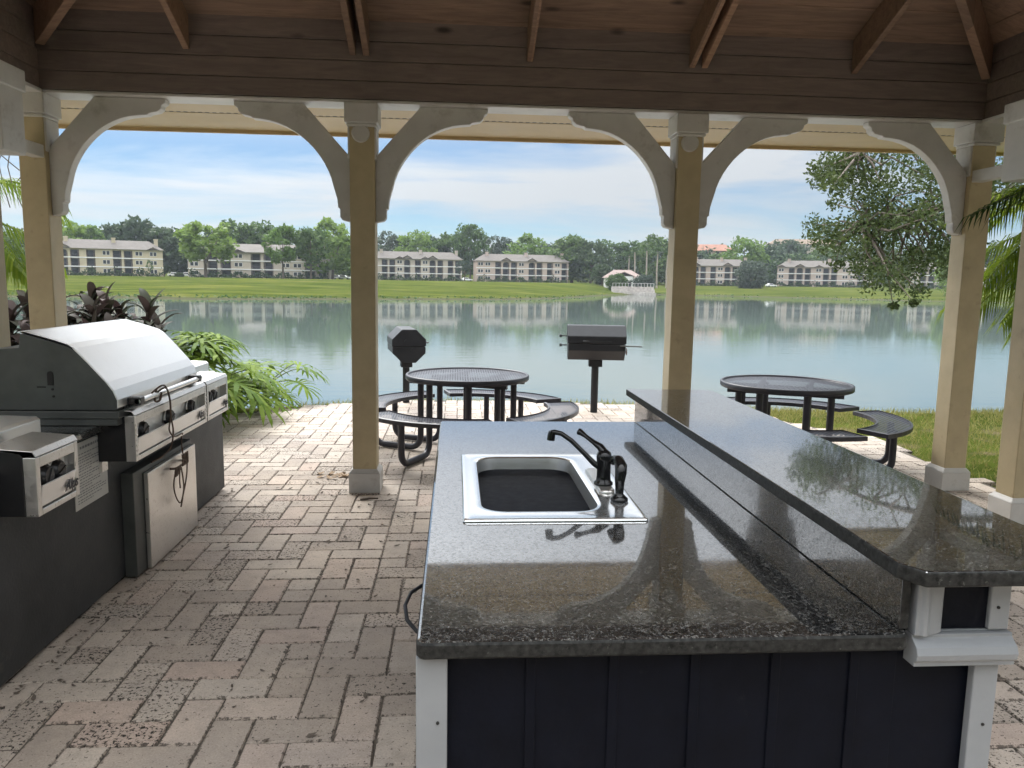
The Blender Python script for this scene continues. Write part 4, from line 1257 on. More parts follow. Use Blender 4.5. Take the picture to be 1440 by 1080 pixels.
T('pine_tree', 545, 345, 326, 'grey green pine behind the left end of the third apartment block', 1.2)
T('dense_oak_tree', 562, 350, 334, 'dark tree between the pine and the lime tree behind the third apartment block')
T('broadleaf_tree', 586, 330, 324, 'lime green tree behind the middle of the third apartment block', 0.95)
T('dense_oak_tree', 612, 350, 335, 'dark tree behind the right half of the third apartment block')
T('shade_tree', 636, 345, 326, 'green tree behind the right end of the third apartment block')
T('broadleaf_tree', 660, 335, 315, 'tall feathery tree in the gap between the third and fourth apartment blocks', 0.8, 'leaf_mid')
T('pine_tree', 688, 360, 330, 'small round topped pine behind the left end of the fourth apartment block', 0.9)
T('pine_tree', 712, 360, 334, 'wispy grey pine behind the fourth apartment block', 1.2)
T('broadleaf_tree', 742, 345, 331, 'bright light tree behind the middle of the fourth apartment block', 1.3)
T('dense_oak_tree', 766, 360, 341, 'dark tree behind the right half of the fourth apartment block')
T('dense_oak_tree', 700, 375, 343, 'low dark crown behind the chimneys of the fourth apartment block')
T('dense_oak_tree', 800, 330, 333, 'large dark tree at the right end of the fourth apartment block', 1.15, 'leaf_mid')
T('dense_oak_tree', 826, 325, 337, 'wide dark tree between the fourth apartment block and the clubhouse')
T('shade_tree', 852, 350, 339, 'green tree behind the left of the clubhouse roof')
T('shade_tree', 878, 350, 338, 'green tree behind the middle of the clubhouse roof', 1.0)
T('pine_tree', 900, 355, 337, 'grey green tree behind the right of the clubhouse roof', 1.2, 'leaf_mid')
T('shade_tree', 917, 335, 331, 'taller tree with a pointed crown right of the clubhouse', 0.9)
T('dense_oak_tree', 936, 345, 345, 'dark tree beside the third cream post, left of it')
T('dense_oak_tree', 842, 285, 372, 'small dark tree hugging the left wall of the clubhouse', 1.1)
T('broadleaf_tree', 1036, 350, 333, 'spiky light green tree behind the bush right of the third cream post', 1.1)
T('dense_oak_tree', 968, 370, 352, 'dark tree hidden behind the third cream post')
T('dense_oak_tree', 1002, 375, 356, 'low dark tree behind the block right of the third cream post', 1.2, 'leaf_mid')
T('round_bush', 1048, 306, 364, 'big round grey green bush on the far lawn, between two apartment blocks', 0.95)
T('dense_oak_tree', 1072, 380, 347, 'dark tree on the rise behind the big round bush', 1.2)
T('dense_oak_tree', 1098, 430, 337, 'lone dark crown on the hilltop')
T('round_bush', 1085, 372, 360, 'wide bush behind the left end of the block under the overhanging oak', 1.1, 'leaf_mid')
T('round_bush', 1118, 374, 356, 'wide bush behind the middle of the block under the overhanging oak', 1.2, 'leaf_mid')
T('shade_tree', 1152, 380, 348, 'tree on the rise half hidden by the overhanging oak leaves', 1.3)
T('dense_oak_tree', 1185, 385, 346, 'dark far tree seen through the overhanging oak leaves')
T('dense_oak_tree', 1228, 380, 348, 'dark far tree behind the lowest oak branches')
T('shade_tree', 1285, 365, 348, 'green tree behind the rightmost apartment block', 1.3)
T('shade_tree', 1328, 240, 345, 'bright green tree on the far lawn touching the fourth cream post', 0.8, 'leaf_light')
T('dense_oak_tree', 1390, 330, 345, 'dark far tree seen between the two right cream posts', 1.3)
T('dense_oak_tree', 1425, 320, 348, 'dark far tree behind the right palm fronds', 1.3)
T('dense_oak_tree', 60, 280, 325, 'dark far tree behind the left cream corner post', 1.2)
T('shade_tree', 20, 270, 325, 'far tree left of the left cream corner post', 1.3)
T('pine_tree', 218, 226, 366, 'small slender tree on the lawn in front of the first apartment block', 0.7, 'leaf_mid')
T('pine_tree', 652, 288, 366, 'greyish small tree in the gap before the fourth apartment block', 1.3)
T('round_bush', 862, 258, 383, 'clipped bush in front of the clubhouse, above the stone wall', 1.0, 'leaf_mid')
T('round_bush', 900, 258, 385, 'clipped bush at the right end of the clubhouse', 1.0)
T('round_bush', 258, 255, 384, 'low hedge bush in the gap beside the parked cars', 1.6, 'leaf_dark')
# reeds and weeds along the far waterline
rd = MB()
rnd = random.Random(57)
for i in range(2600):
    t = rnd.uniform(-0.62, 0.85)
    if rnd.random() > 0.55 + 0.45 * math.sin(t * 41) * math.sin(t * 17 + 1): continue
    Y = interp(SH, t) + rnd.gauss(5.0, 1.6)
    x = t * Y; z = max(ground_z(x, Y), WATER_Z)
    leaf_quad(rd, Vector((x, Y, z + rnd.uniform(0.0, 0.18))), rnd.uniform(0.12, 0.34), rnd)
tag(rd.build('reeds', MAT['leaf_mid']), kind='stuff', label='low weeds along the far waterline', cat='reeds')
# the wood behind the buildings: one mass
fw = MB()
rnd = random.Random(91)
for i in range(1500):
    px = rnd.uniform(-260, 1760)
    d = rnd.uniform(365, 460) + 40 * abs(px - 720) / 900 * -1
    x, y = far_pos(px, d); z = ground_z(x, y)
    hor = 396 + (px - 720) * 0.0162
    ht = (1.65 + (hor - (346 + 5 * math.sin(px * 0.045) + 4 * math.sin(px * 0.021 + 2))) * d / F_PX) - z
    ht = max(ht, 4)
    c = Vector((x, y, z + ht * rnd.uniform(0.1, 0.93)))
    for k in range(14):
        q = Vector((rnd.gauss(0, 1), rnd.gauss(0, 1), rnd.gauss(0, 0.8))).normalized() * rnd.uniform(0.5, 2.6)
        leaf_quad(fw, c + q, rnd.uniform(0.7, 1.3), rnd)
tag(fw.build('far_wood', MAT['leaf_dark']), kind='stuff', label='continuous dark wood behind the apartment blocks', cat='wood')
# tall thin palms between clubhouse and the third post
def sabal():
    root = empty('tall_palm')
    mb = MB(); mb.tube([(0, 0, -0.5), (0.15, 0, 4), (0.05, 0.1, 8.6)], [0.24, 0.18, 0.16], 8); mb.build('trunk', MAT['palmtrunk'], root)
    rnd = random.Random(4); mb = MB()
    for i in range(26):
        a = rnd.uniform(0, 6.28); e = rnd.uniform(-0.5, 1.2)
        d = Vector((math.cos(a) * math.cos(e), math.sin(a) * math.cos(e), math.sin(e)))
        for k in range(7):
            q = (d + Vector((rnd.gauss(0, .25), rnd.gauss(0, .25), rnd.gauss(-.1, .2)))).normalized()
            s = q.orthogonal().normalized() * 0.10
            p0 = Vector((0.05, 0.1, 8.6)) + d * 0.6; p1 = p0 + q * rnd.uniform(0.7, 1.1) + Vector((0, 0, -0.15))
            mb.add([p0, (p0 + p1) / 2 + s, p1, (p0 + p1) / 2 - s], [(0, 1, 2, 3)])
    mb.build('crown', MAT['leaf_mid'], root)
    return root
sab = None
for i, (px, d, top) in enumerate(((886, 300, 352), (903, 305, 350), (918, 298, 352), (931, 300, 356), (878, 310, 358))):
    sab = o = sabal() if sab is None else copy_tree(sab)
    x, y = far_pos(px, d); z = ground_z(x, y); o.location = (x, y, z)
    s = (1.65 + (396 + (px - 720) * .0162 - top) * d / F_PX - z) / 9.4
    o.scale = (s, s, s); o.rotation_euler = (0, 0, i * 1.3)
    tag(o, ['tall thin palm right of the clubhouse, third from its roof', 'tall thin palm right of the clubhouse, fourth from its roof', 'thin palm trunk midway between clubhouse and cream post', 'rightmost thin palm left of the third cream post', 'tall thin palm nearest the clubhouse roof'][i], 'palm', 'tall thin palms beyond the clubhouse')
bpy.data.objects  # keep

# ------------------------------------------------------------------ apartment buildings
def gable(mb, x0, x1, y0, y1, z, rise, over=0.5):
    """small front gable roof, ridge along y"""
    m = (x0 + x1) / 2
    v = [(x0 - over, y0, z), (m, y0, z + rise), (x1 + over, y0, z), (x0 - over, y1, z), (m, y1, z + rise), (x1 + over, y1, z)]
    dn = [(a, b, c - 0.25) for a, b, c in v]
    mb.add(v + dn, [(0, 1, 4, 3), (1, 2, 5, 4), (7, 6, 9, 10), (8, 7, 10, 11), (0, 6, 7, 1), (1, 7, 8, 2), (0, 3, 9, 6), (2, 8, 11, 5)])
def apartment(label, bays, wall, D=13.0, fl=2.75, seed=1, chim=(0.12, 0.55, 0.95), group='apartment blocks across the lake', gables=()):
    """bays: string, w = window bay, b = balcony bay, a = arched balcony bay, n = narrow blank bay. local x along the front, y into depth"""
    rnd = random.Random(seed)
    W = {'w': 3.2, 'b': 3.4, 'a': 3.6, 'n': 1.3}
    tot = sum(W[c] for c in bays)
    root = empty('apartment_block', (0, 0, 0), 0, label, 'apartment block', group)
    H = fl * 3
    wl = MB(); rc = MB()
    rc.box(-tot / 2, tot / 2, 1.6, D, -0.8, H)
    x = -tot / 2
    items = []
    for c in bays:
        x1 = x + W[c]
        items.append((c, x, x1))
        if c in 'wn':
            wl.box(x, x1, 0, 1.598, -0.8, H)
        else:
            wl.box(x, x + 0.38, 0, 1.598, -0.8, H); wl.box(x1 - 0.38, x1, 0, 1.598, -0.8, H)
            if c == 'a':
                n = 8; ra = (x1 - x) / 2 - 0.38; cx = (x + x1) / 2
                arc = [(cx + ra * math.cos(R(180 - 180 * i / n)), H - 1.25 + 0.9 * math.sin(R(180 * i / n))) for i in range(n + 1)]
                wl.prism([(x + 0.38, H + 0.9)] + [(x + 0.38, H - 1.25)] + arc[1:-1] + [(x1 - 0.38, H - 1.25), (x1 - 0.38, H + 0.9)], 0.02, 0.5, 'xzy')
            else:
                wl.box(x + 0.38, x1 - 0.38, 0.02, 0.5, H - 0.45, H)
        x = x1
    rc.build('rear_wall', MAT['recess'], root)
    wl.build('front_wall', MAT[wall], root)
    for q0, q1 in ((-tot / 2 - 0.15, -tot / 2 - 0.002), (tot / 2 + 0.002, tot / 2 + 0.15)):
        wsd = MB(); wsd.box(q0, q1, 0.3, D, -0.8, H); wsd.build('side_wall', MAT[wall], root)
    bd_ = MB()
    for k in (1, 2): bd_.box(-tot / 2 - 0.2, tot / 2 + 0.2, -0.14, -0.003, fl * k - 0.16, fl * k + 0.16)
    bd_.build('floor_band', MAT['slab'], root)
    for c, x0, x1 in items:
        for k in range(3):
            zf = fl * k
            if c == 'w':
                for xc in ((x0 * 0.68 + x1 * 0.32), (x0 * 0.32 + x1 * 0.68)):
                    f = MB(); f.box(xc - 0.52, xc + 0.52, -0.06, -0.004, zf + 0.85, zf + 2.15)
                    fo = f.build('window', MAT['slab'], root)
                    f = MB(); f.box(xc - 0.44, xc + 0.44, -0.075, -0.062, zf + 0.93, zf + 2.07); f.build('pane', MAT['glass'], fo)
            elif c in 'ba':
                f = MB(); f.box(x0 + 0.38, x1 - 0.38, -0.02, 1.598, zf - 0.14, zf + 0.02)
                bo = f.build('balcony', MAT['slab'], root)
                f = MB()
                f.box(x0 + 0.38, x1 - 0.38, 0.03, 0.08, zf + 1.0, zf + 1.08)
                q = x0 + 0.5
                while q < x1 - 0.4:
                    f.box(q, q + 0.05, 0.04, 0.07, zf + 0.02, zf + 1.0); q += 0.22
                f.build('railing', MAT['railing'], bo)
                f = MB(); f.box(x0 + 0.7, x1 - 0.9, 1.55, 1.597, zf + 0.03, zf + 2.2); f.build('glass_door', MAT['glass'], bo)
    r = MB()
    o = 0.7; zr = H; rise = 2.9
    r.add([(-tot / 2 - o, -o, zr), (tot / 2 + o, -o, zr), (tot / 2 + o, D + o, zr), (-tot / 2 - o, D + o, zr), (-tot / 2 + 4.0, D * 0.45, zr + rise), (tot / 2 - 4.0, D * 0.45, zr + rise)],
          [(0, 1, 5, 4), (1, 2, 5), (2, 3, 4, 5), (3, 0, 4), (3, 2, 1, 0)])
    ro = r.build('roof', MAT['roof'], root)
    for c, x0, x1 in items:
        if c == 'a' or (c == 'w' and rnd.random() < 0.6):
            gm = MB(); gable(gm, x0, x1, -0.75, D * 0.4, H + (0.35 if c == 'a' else 0.05), 1.05 if c == 'a' else 0.9, 0.35)
            gm.build('gable_roof', MAT['roof'], ro)
            gw = MB(); m_ = (x0 + x1) / 2
            gw.prism([(x0, H), (x1, H), (x1, H + 0.25), (m_, H + 1.0), (x0, H + 0.25)], -0.02, 0.018, 'xzy'); gw.build('gable_wall', MAT[wall], ro)
    for t in chim:
        cx = -tot / 2 + tot * t
        m = MB(); m.box(cx - 0.6, cx + 0.6, D * 0.3, D * 0.3 + 1.3, H + 0.5, H + 3.3); m.box(cx - 0.72, cx + 0.72, D * 0.3 - 0.12, D * 0.3 + 1.42, H + 3.302, H + 3.6)
        m.build('chimney', MAT[wall], ro)
    return root, tot
def place(root, tot, px0, px1, d0, d1, zoff=0.0, top=None):
    """stand the block with its front between two compass directions"""
    x0, y0 = far_pos(px0, d0); x1, y1 = far_pos(px1, d1)
    L = math.hypot(x1 - x0, y1 - y0)
    s = L / tot
    root.location = ((x0 + x1) / 2, (y0 + y1) / 2, max(ground_z(x0, y0), ground_z(x1, y1)) + zoff)
    root.rotation_euler = (0, 0, math.atan2(y1 - y0, x1 - x0))
    root.scale = (s, s, 1.0)
    return root
apts = [
    ('pale yellow apartment block at far left, next to the left cream post', 'nabnbnwbbwnwn', 'stucco_yellow', 84, 236, 236, 250),
    ('apartment block half hidden by the two leafy lawn trees, left of the second cream post', 'wnaawnbbnwwaw', 'stucco', 271, 464, 252, 258),
    ('beige apartment block just right of the second cream post', 'bnbbwanbwabnbb', 'stucco', 522, 648, 300, 306),
    ('rosy beige apartment block above the gap between the two pedestal grills', 'wwnbabwnabnbwb', 'stucco_pink', 669, 795, 312, 318),
    ('apartment block just right of the third cream post, its right end behind the round bush', 'nabnbwabwn', 'stucco_pink', 962, 1044, 335, 330),
    ('apartment block with its right end behind the overhanging oak leaves', 'wnbabnwbbnwwaw', 'stucco_pink', 1084, 1216, 338, 326),
    ('rightmost apartment block, seen between oak leaves and the fourth cream post', 'wabnbwwabn', 'stucco', 1268, 1372, 330, 318),
]
for i, (lb, bays, wm, p0, p1, d0, d1) in enumerate(apts):
    a_, tot = apartment(lb, bays, wm, seed=i + 2)
    place(a_, tot, p0, p1, d0, d1)
    # clipped hedge in front of the ground floor
    rnd = random.Random(i + 40)
    hg = MB()
    x0, y0 = far_pos(p0, d0 - 3); x1, y1 = far_pos(p1, d1 - 3)
    L = math.hypot(x1 - x0, y1 - y0)
    c0 = Vector(((x0 + x1) / 2, (y0 + y1) / 2, ground_z((x0 + x1) / 2, (y0 + y1) / 2)))
    for k in range(int(L * 40)):
        t = rnd.uniform(-0.5, 0.5) * L
        p = Vector((t, rnd.gauss(0, 0.5), abs(rnd.gauss(0.7, 0.6)) * (0.9 + 0.5 * math.sin(t * 0.9 + i))))
        leaf_quad(hg, p, rnd.uniform(0.22, 0.45), rnd)
    ho = hg.build('hedge', MAT['leaf_dark'])
    ho.location = c0; ho.rotation_euler = (0, 0, math.atan2(y1 - y0, x1 - x0))
    tag(ho, 'low dark hedge along the foot of the ' + ['far left pale yellow apartment block', 'apartment block behind the two lawn trees', 'block just right of the second cream post', 'rosy block above the pedestal grill gap', 'block just right of the third cream post', 'block under the overhanging oak', 'rightmost apartment block'][i], 'hedge', 'hedges in front of the apartment blocks')

# clubhouse with pink tiled roof, stone terraces at the water
x, y = far_pos(872, 272); z = ground_z(x, y)
clb = empty('clubhouse', (x, y, z), R(-8), 'small pale clubhouse with faded pink hip roof and arched porch near the water', 'clubhouse')
b = MB(); b.box(-6.5, 6.5, 1.2, 9, -1, 4.0); b.box(-3.2, 3.2, -1.4, 1.198, 3.2, 4.6)
for k in range(4): b.box(-3.2 + k * 2.0, -2.8 + k * 2.0, -1.4, 1.198, -1, 3.199)
b.build('wall', MAT['slab'], clb)
b = MB(); o = 0.7
b.add([(-6.5 - o, 1.2 - o, 4.002), (6.5 + o, 1.2 - o, 4.002), (6.5 + o, 9 + o, 4.002), (-6.5 - o, 9 + o, 4.002), (-3.2, 5, 6.8), (2.8, 5, 6.8)], [(0, 1, 5, 4), (1, 2, 5), (2, 3, 4, 5), (3, 0, 4), (3, 2, 1, 0)])
cr_ = b.build('roof', MAT['roof_pink'], clb)
b = MB(); gable(b, -3.2, 3.2, -1.7, 4.5, 4.65, 1.5, 0.4); b.build('porch_roof', MAT['roof_pink'], cr_)
for k in (-5.2, -4.0, 4.1, 5.3):
    f = MB(); f.box(k - 0.45, k + 0.45, 1.13, 1.197, 0.9, 2.9); fo = f.build('window', MAT['stone'], clb)
    f = MB(); f.box(k - 0.38, k + 0.38, 1.11, 1.128, 1.0, 2.8); f.build('pane', MAT['glass'], fo)
f = MB(); f.box(-2.6, 2.6, 1.15, 1.196, 0.0, 2.7); f.build('porch_door', MAT['glass'], clb)
x, y = far_pos(888, 243)
tw = empty('stone_terrace_wall', (x, y, -2.0), R(-6), 'stepped pale stone terrace wall at the far waterline below the clubhouse', 'stone wall')
rnd = random.Random(12)
for k in range(3):
    b = MB()
    xx = -6.6
    while xx < 6.4:
        wd = rnd.uniform(0.8, 1.7)
        b.box(xx, min(xx + wd - 0.05, 6.6), k * 2.6 + rnd.uniform(0, .2), k * 2.6 + 2.58, -1.2, 0.75 + k * 0.85 + rnd.uniform(-.07, .07))
        xx += wd
    b.build('wall_tier', MAT['stone'], tw)
rl = MB()
for k in range(14): rl.box(-6.4 + k, -6.33 + k, 5.6, 5.67, 2.45, 3.5)
rl.box(-6.4, 6.7, 5.6, 5.67, 3.5, 3.56)
rl.build('railing', MAT['slab'], tw)
# houses on the hill
def hill_house(px, d, wd, hh, rise, roofm, wallm, label, roofy):
    x, y = far_pos(px, d)
    hor = 396 + (px - 720) * 0.0162
    ztop = 1.65 + (hor - roofy) * d / F_PX
    z0 = ztop - rise - hh
    r = empty('hill_house', (x, y, z0), R(-12), label, 'house')
    b = MB(); b.box(-wd / 2, wd / 2, 0, 11, -8, hh); b.build('wall', MAT[wallm], r)
    b = MB(); o = 0.8
    b.add([(-wd / 2 - o, -o, hh + .002), (wd / 2 + o, -o, hh + .002), (wd / 2 + o, 11 + o, hh + .002), (-wd / 2 - o, 11 + o, hh + .002), (-wd / 2 + 4, 5.5, hh + rise), (wd / 2 - 4, 5.5, hh + rise)], [(0, 1, 5, 4), (1, 2, 5), (2, 3, 4, 5), (3, 0, 4), (3, 2, 1, 0)])
    b.build('roof', MAT[roofm], r)
    for k in range(4):
        xc = -wd / 2 + wd * (k + 0.5) / 4
        f = MB(); f.box(xc - 0.8, xc + 0.8, -0.06, -0.003, hh - 2.2, hh - 0.6); f.build('window', MAT['glass'], r)
    return r
hill_house(992, 395, 22, 4, 3.4, 'roof_red', 'stucco_pink', 'terracotta roofed house showing above the trees beside the third cream post', 345)
hill_house(1122, 440, 40, 5, 3.0, 'roof_brown', 'stucco', 'brown roofed house on the hilltop among far trees', 338)

# parked cars far away
def make_car():
    r = empty('parked_car')
    b = MB(); b.prism([(-2.2, 0.35), (2.2, 0.35), (2.25, 0.75), (1.2, 0.92), (-1.9, 0.95), (-2.25, 0.85)], -0.85, 0.85, 'xzy'); b.build('body', MAT['carwhite'], r, 0.08)
    b = MB(); b.prism([(-1.6, 0.94), (0.9, 0.91), (0.3, 1.45), (-1.1, 1.47)], -0.74, 0.74, 'xzy'); c = b.build('cabin', MAT['carwhite'], r, 0.08)
    b = MB(); b.prism([(-1.4, 0.99), (0.68, 0.97), (0.22, 1.38), (-1.05, 1.40)], -0.746, 0.746, 'xzy'); b.build('side_window', MAT['glass'], c)
    for x in (-1.4, 1.4):
        for y_ in (-0.8, 0.8):
            b = MB(); b.lathe([(0.32, -0.1), (0.32, 0.1)], 14, mat=rot_to((x, y_, 0.32), rx=R(90))); b.build('wheel', MAT['tyre'], r)
    return r
car = None
for px, d, rz, lb in ((252, 262, 20, 'white car parked in the gap right of the first apartment block, left of another'), (270, 258, 15, 'white car parked against the left end of the second apartment block'), (467, 268, -15, 'white car beside the second cream post, leftmost of three'), (477, 270, -12, 'white car beside the second cream post, middle of three'), (486, 268, -12, 'white car beside the second cream post, rightmost of three'), (655, 305, 30, 'white car in the gap between the third and fourth apartment blocks'), (1076, 318, 10, 'white car between the big round bush and the apartment block')):
    car = o = make_car() if car is None else copy_tree(car)
    x, y = far_pos(px, d); o.location = (x, y, ground_z(x, y) + 0.9 * 0); o.rotation_euler = (0, 0, R(rz)); tag(o, lb, 'car', 'white cars parked across the lake')

# ------------------------------------------------------------------ the oak overhanging from the right
OX, OY = 13.2, 13.6
OZ = ground_z(OX, OY)
oak = empty('oak_tree', (OX, OY, OZ), 0, 'large oak on the right bank whose leafy branches hang over the lake', 'tree')
OO = Vector((OX, OY, OZ))
rnd = random.Random(21)
vis = [(1172, 226, 30), (1205, 232, 36), (1250, 228, 40), (1295, 235, 40), (1335, 240, 40), (1160, 250, 22), (1215, 262, 36), (1262, 268, 40), (1315, 275, 40), (1228, 296, 36), (1275, 305, 40), (1325, 312, 36), (1200, 318, 34), (1168, 330, 30), (1140, 324, 18), (1195, 345, 34), (1232, 345, 40), (1278, 345, 40), (1210, 372, 30), (1242, 385, 34), (1275, 388, 30), (1308, 355, 34), (1178, 372, 18), (1262, 412, 14), (1225, 402, 18), (1255, 432, 9), (1400, 240, 30), (1430, 255, 30), (1345, 285, 30), (1340, 340, 34), (1345, 375, 30), (1290, 410, 20), (1250, 330, 36), (1185, 240, 26), (1285, 425, 8), (1175, 290, 16)]
clumps = []
def ray(px, py, Y):
    d = AX_F + AX_R * ((px - 720) / F_PX) + AX_U * ((540 - py) / F_PX)
    return EYE + d * ((Y - EYE.y) / d.y)
for px, py, r in vis:
    for q in range(4 if r > 20 else 1):
        Y = 12.0 + rnd.gauss(0, 0.9)
        p = ray(px + rnd.gauss(0, r * 0.35), py + rnd.gauss(0, r * 0.3), Y)
        clumps.append((p, r * Y / F_PX * rnd.uniform(0.7, 1.0), 135 if r > 20 else 90))
for i in range(120):
    a = rnd.uniform(0, 6.28); e = rnd.uniform(0, 1)
    rr = 5.6 * math.sin(math.pi * (0.2 + 0.7 * e)) * rnd.uniform(0.5, 1)
    p = Vector((OX - 1.0 + rr * math.cos(a), OY + rr * 0.85 * math.sin(a), 3.6 + 5.5 * e))
    if p.y < 8.2: continue
    clumps.append((p, rnd.uniform(0.45, 0.75), 110))
lf = MB(OO)
for p, r, n in clumps:
    for k in range(n):
        d = Vector((rnd.gauss(0, 1), rnd.gauss(0, 1), rnd.gauss(0, 0.75)))
        d = d.normalized() * r * rnd.random() ** 0.4
        leaf_quad(lf, p + d, rnd.uniform(0.024, 0.045), rnd, 0.5)
lf.build('crown', MAT['leaf_oak'], oak)
tk = MB(OO)
tk.tube([(OX, OY, OZ - 0.4), (OX - 0.1, OY, OZ + 1.5), (OX - 0.4, OY - 0.1, 2.6), (OX - 0.8, OY - 0.2, 4.4), (OX - 1.2, OY - 0.2, 7.5)], [0.42, 0.32, 0.28, 0.2, 0.05], 12)
limbs = [[(OX - 0.3, OY, 2.3), (11.2, 13.0, 3.1), (9.3, 12.5, 3.2), (7.6, 12.1, 2.9), (6.4, 12.0, 2.6)],
         [(OX - 0.5, OY, 3.2), (11.0, 12.8, 4.3), (9.0, 12.2, 4.4), (7.2, 12.0, 4.1), (6.2, 11.9, 3.7)],
         [(OX - 0.6, OY, 4.0), (11.5, 11.4, 5.6), (10.0, 9.8, 6.4)], [(OX - 0.6, OY, 4.2), (14.8, 14.6, 6.0), (16.6, 15.4, 6.8)], [(OX - 0.7, OY, 4.4), (11.6, 15.6, 6.2), (10.4, 17, 6.8)]]
lp = []
for L in limbs:
    P = catm(L, 4); tk.tube(P, [0.11 * (1 - i / len(P)) + 0.012 for i in range(len(P))], 8); lp += P
for p, r, n in clumps:
    q = min(lp, key=lambda v: (v - p).length)
    if (q - p).length < 3.5:
        m_ = q.lerp(p, 0.5) + Vector((rnd.gauss(0, .08), rnd.gauss(0, .08), rnd.gauss(0, .1)))
        tk.tube([q, m_, p], [0.026, 0.016, 0.005], 5, caps=False)
tk.build('trunk', MAT['bark'], oak)

# ------------------------------------------------------------------ feather palms left and right
def frond(mb, base, az, el, L, droop, rnd, nl=58, ll=0.40, wleaf=0.0085, hang=0.7):
    pts = []
    d = Vector((math.cos(az) * math.cos(el), math.sin(az) * math.cos(el), math.sin(el)))
    p = Vector(base)
    n = 14
    for i in range(n + 1):
        pts.append(p.copy())
        p = p + d * (L / n)
        d = (d + Vector((0, 0, -droop / n * (0.5 + 1.5 * i / n)))).normalized()
    mb.tube(pts, [0.016 * (1 - i / (n + 1)) + 0.003 for i in range(n + 1)], 5, caps=False)
    for k in range(nl):
        t = 0.14 + 0.86 * k / nl
        f = t * n; i = min(int(f), n - 1)
        q = pts[i].lerp(pts[i + 1], f - i)
        tan = (pts[i + 1] - pts[i]).normalized()
        side = tan.cross(Vector((0, 0, 1))).normalized()
        s_ = ll * (math.sin(math.pi * (0.12 + 0.80 * t)) ** 0.7) * rnd.uniform(0.85, 1.1)
        for sg in (-1, 1):
            dr = (side * sg * 0.8 + tan * 0.65 + Vector((0, 0, 0.15 - rnd.uniform(0, 0.2)))).normalized()
            a = q; m1_ = q + dr * s_ * 0.5; e = q + dr * s_ * 0.92 + Vector((0, 0, -hang * s_ * rnd.uniform(0.6, 1.1)))
            wv = dr.cross(Vector((0, 0, 1)))
            wv = (wv.normalized() if wv.length > 1e-4 else side) * wleaf
            mb.add([a - wv * .5, a + wv * .5, m1_ + wv, m1_ - wv, e], [(0, 1, 2, 3), (3, 2, 4)])
def feather_palm(loc, ch, fr, label, mat, seed, tr=0.09, extra=None):
    root = empty('feather_palm', loc, 0, label, 'palm')
    rnd = random.Random(seed)
    lx, ly, lz = loc
    m = MB(loc); m.tube([(lx, ly, lz - 0.3), (lx + 0.05, ly, lz + (ch) * 0.5), (lx, ly, lz + ch)], [tr * 1.3, tr, tr * 0.9], 10); m.build('trunk', MAT['palmtrunk'], root)
    for i, (az, el, L, dr) in enumerate(fr):
        m = MB(loc); frond(m, (lx, ly, lz + ch), R(az), R(el), L, dr, rnd)
        m.build('frond', MAT[mat[i % len(mat)]], root)
    return root
RP = (6.3, 6.4, ground_z(6.3, 6.4))
feather_palm(RP, 2.05, [(180, 38, 2.1, 1.5), (195, 20, 2.0, 1.5), (165, 15, 2.1, 1.4), (205, 48, 2.2, 1.7), (150, 42, 2.0, 1.4), (185, 0, 1.9, 0.9), (220, 25, 1.9, 1.4), (190, 58, 2.2, 1.8), (172, 5, 2.0, 1.1), (200, 5, 1.8, 1.1), (120, 40, 2, 1.4), (60, 40, 2, 1.4), (0, 45, 2, 1.4), (300, 40, 2, 1.4), (260, 45, 2, 1.4), (240, 12, 1.9, 1.2), (178, 25, 2.0, 1.6), (182, 30, 1.7, 1.3), (196, 34, 1.8, 1.5), (168, 48, 1.9, 1.7), (188, 12, 1.6, 1.0), (160, 25, 1.8, 1.3), (175, -12, 1.6, 0.8), (170, 18, 1.5, 1.2), (184, 44, 1.6, 1.6), (192, 24, 1.6, 1.4), (176, 8, 1.5, 1.0), (164, -5, 1.5, 0.9), (199, -6, 1.4, 0.8), (181, 62, 1.7, 1.9), (188, -18, 1.3, 0.6)], 'yellow green feather palm beside the right cream posts, fronds drooping over the lake view', ['leaf_palm'], 5)
RP2 = (6.05, 4.6, 0)
feather_palm(RP2, 1.9, [(166, 30, 2.75, 1.05), (150, 50, 2.2, 1.5), (190, 55, 2.0, 1.6), (90, 45, 2, 1.5), (30, 45, 2, 1.5), (330, 45, 2, 1.5), (250, 50, 2, 1.5)], 'darker feather palm outside the right, one frond tip crossing the fourth cream post', ['leaf_palm_shaded'], 9)
LP = (-5.6, 8.6, ground_z(-5.6, 8.6))
lpalm = feather_palm(LP, 2.3, [(0, 35, 1.7, 1.6), (-20, 10, 1.5, 1.3), (20, 5, 1.5, 1.2), (-40, 50, 1.8, 1.7), (40, 40, 1.6, 1.5), (5, -15, 1.3, 0.8), (-10, -5, 1.45, 1.0), (100, 40, 1.7, 1.5), (180, 40, 1.7, 1.5), (220, 30, 1.7, 1.5), (280, 40, 1.7, 1.5)], 'pale feather palm at the left picture edge, beyond the corner posts', ['leaf_palm'], 6, 0.08)
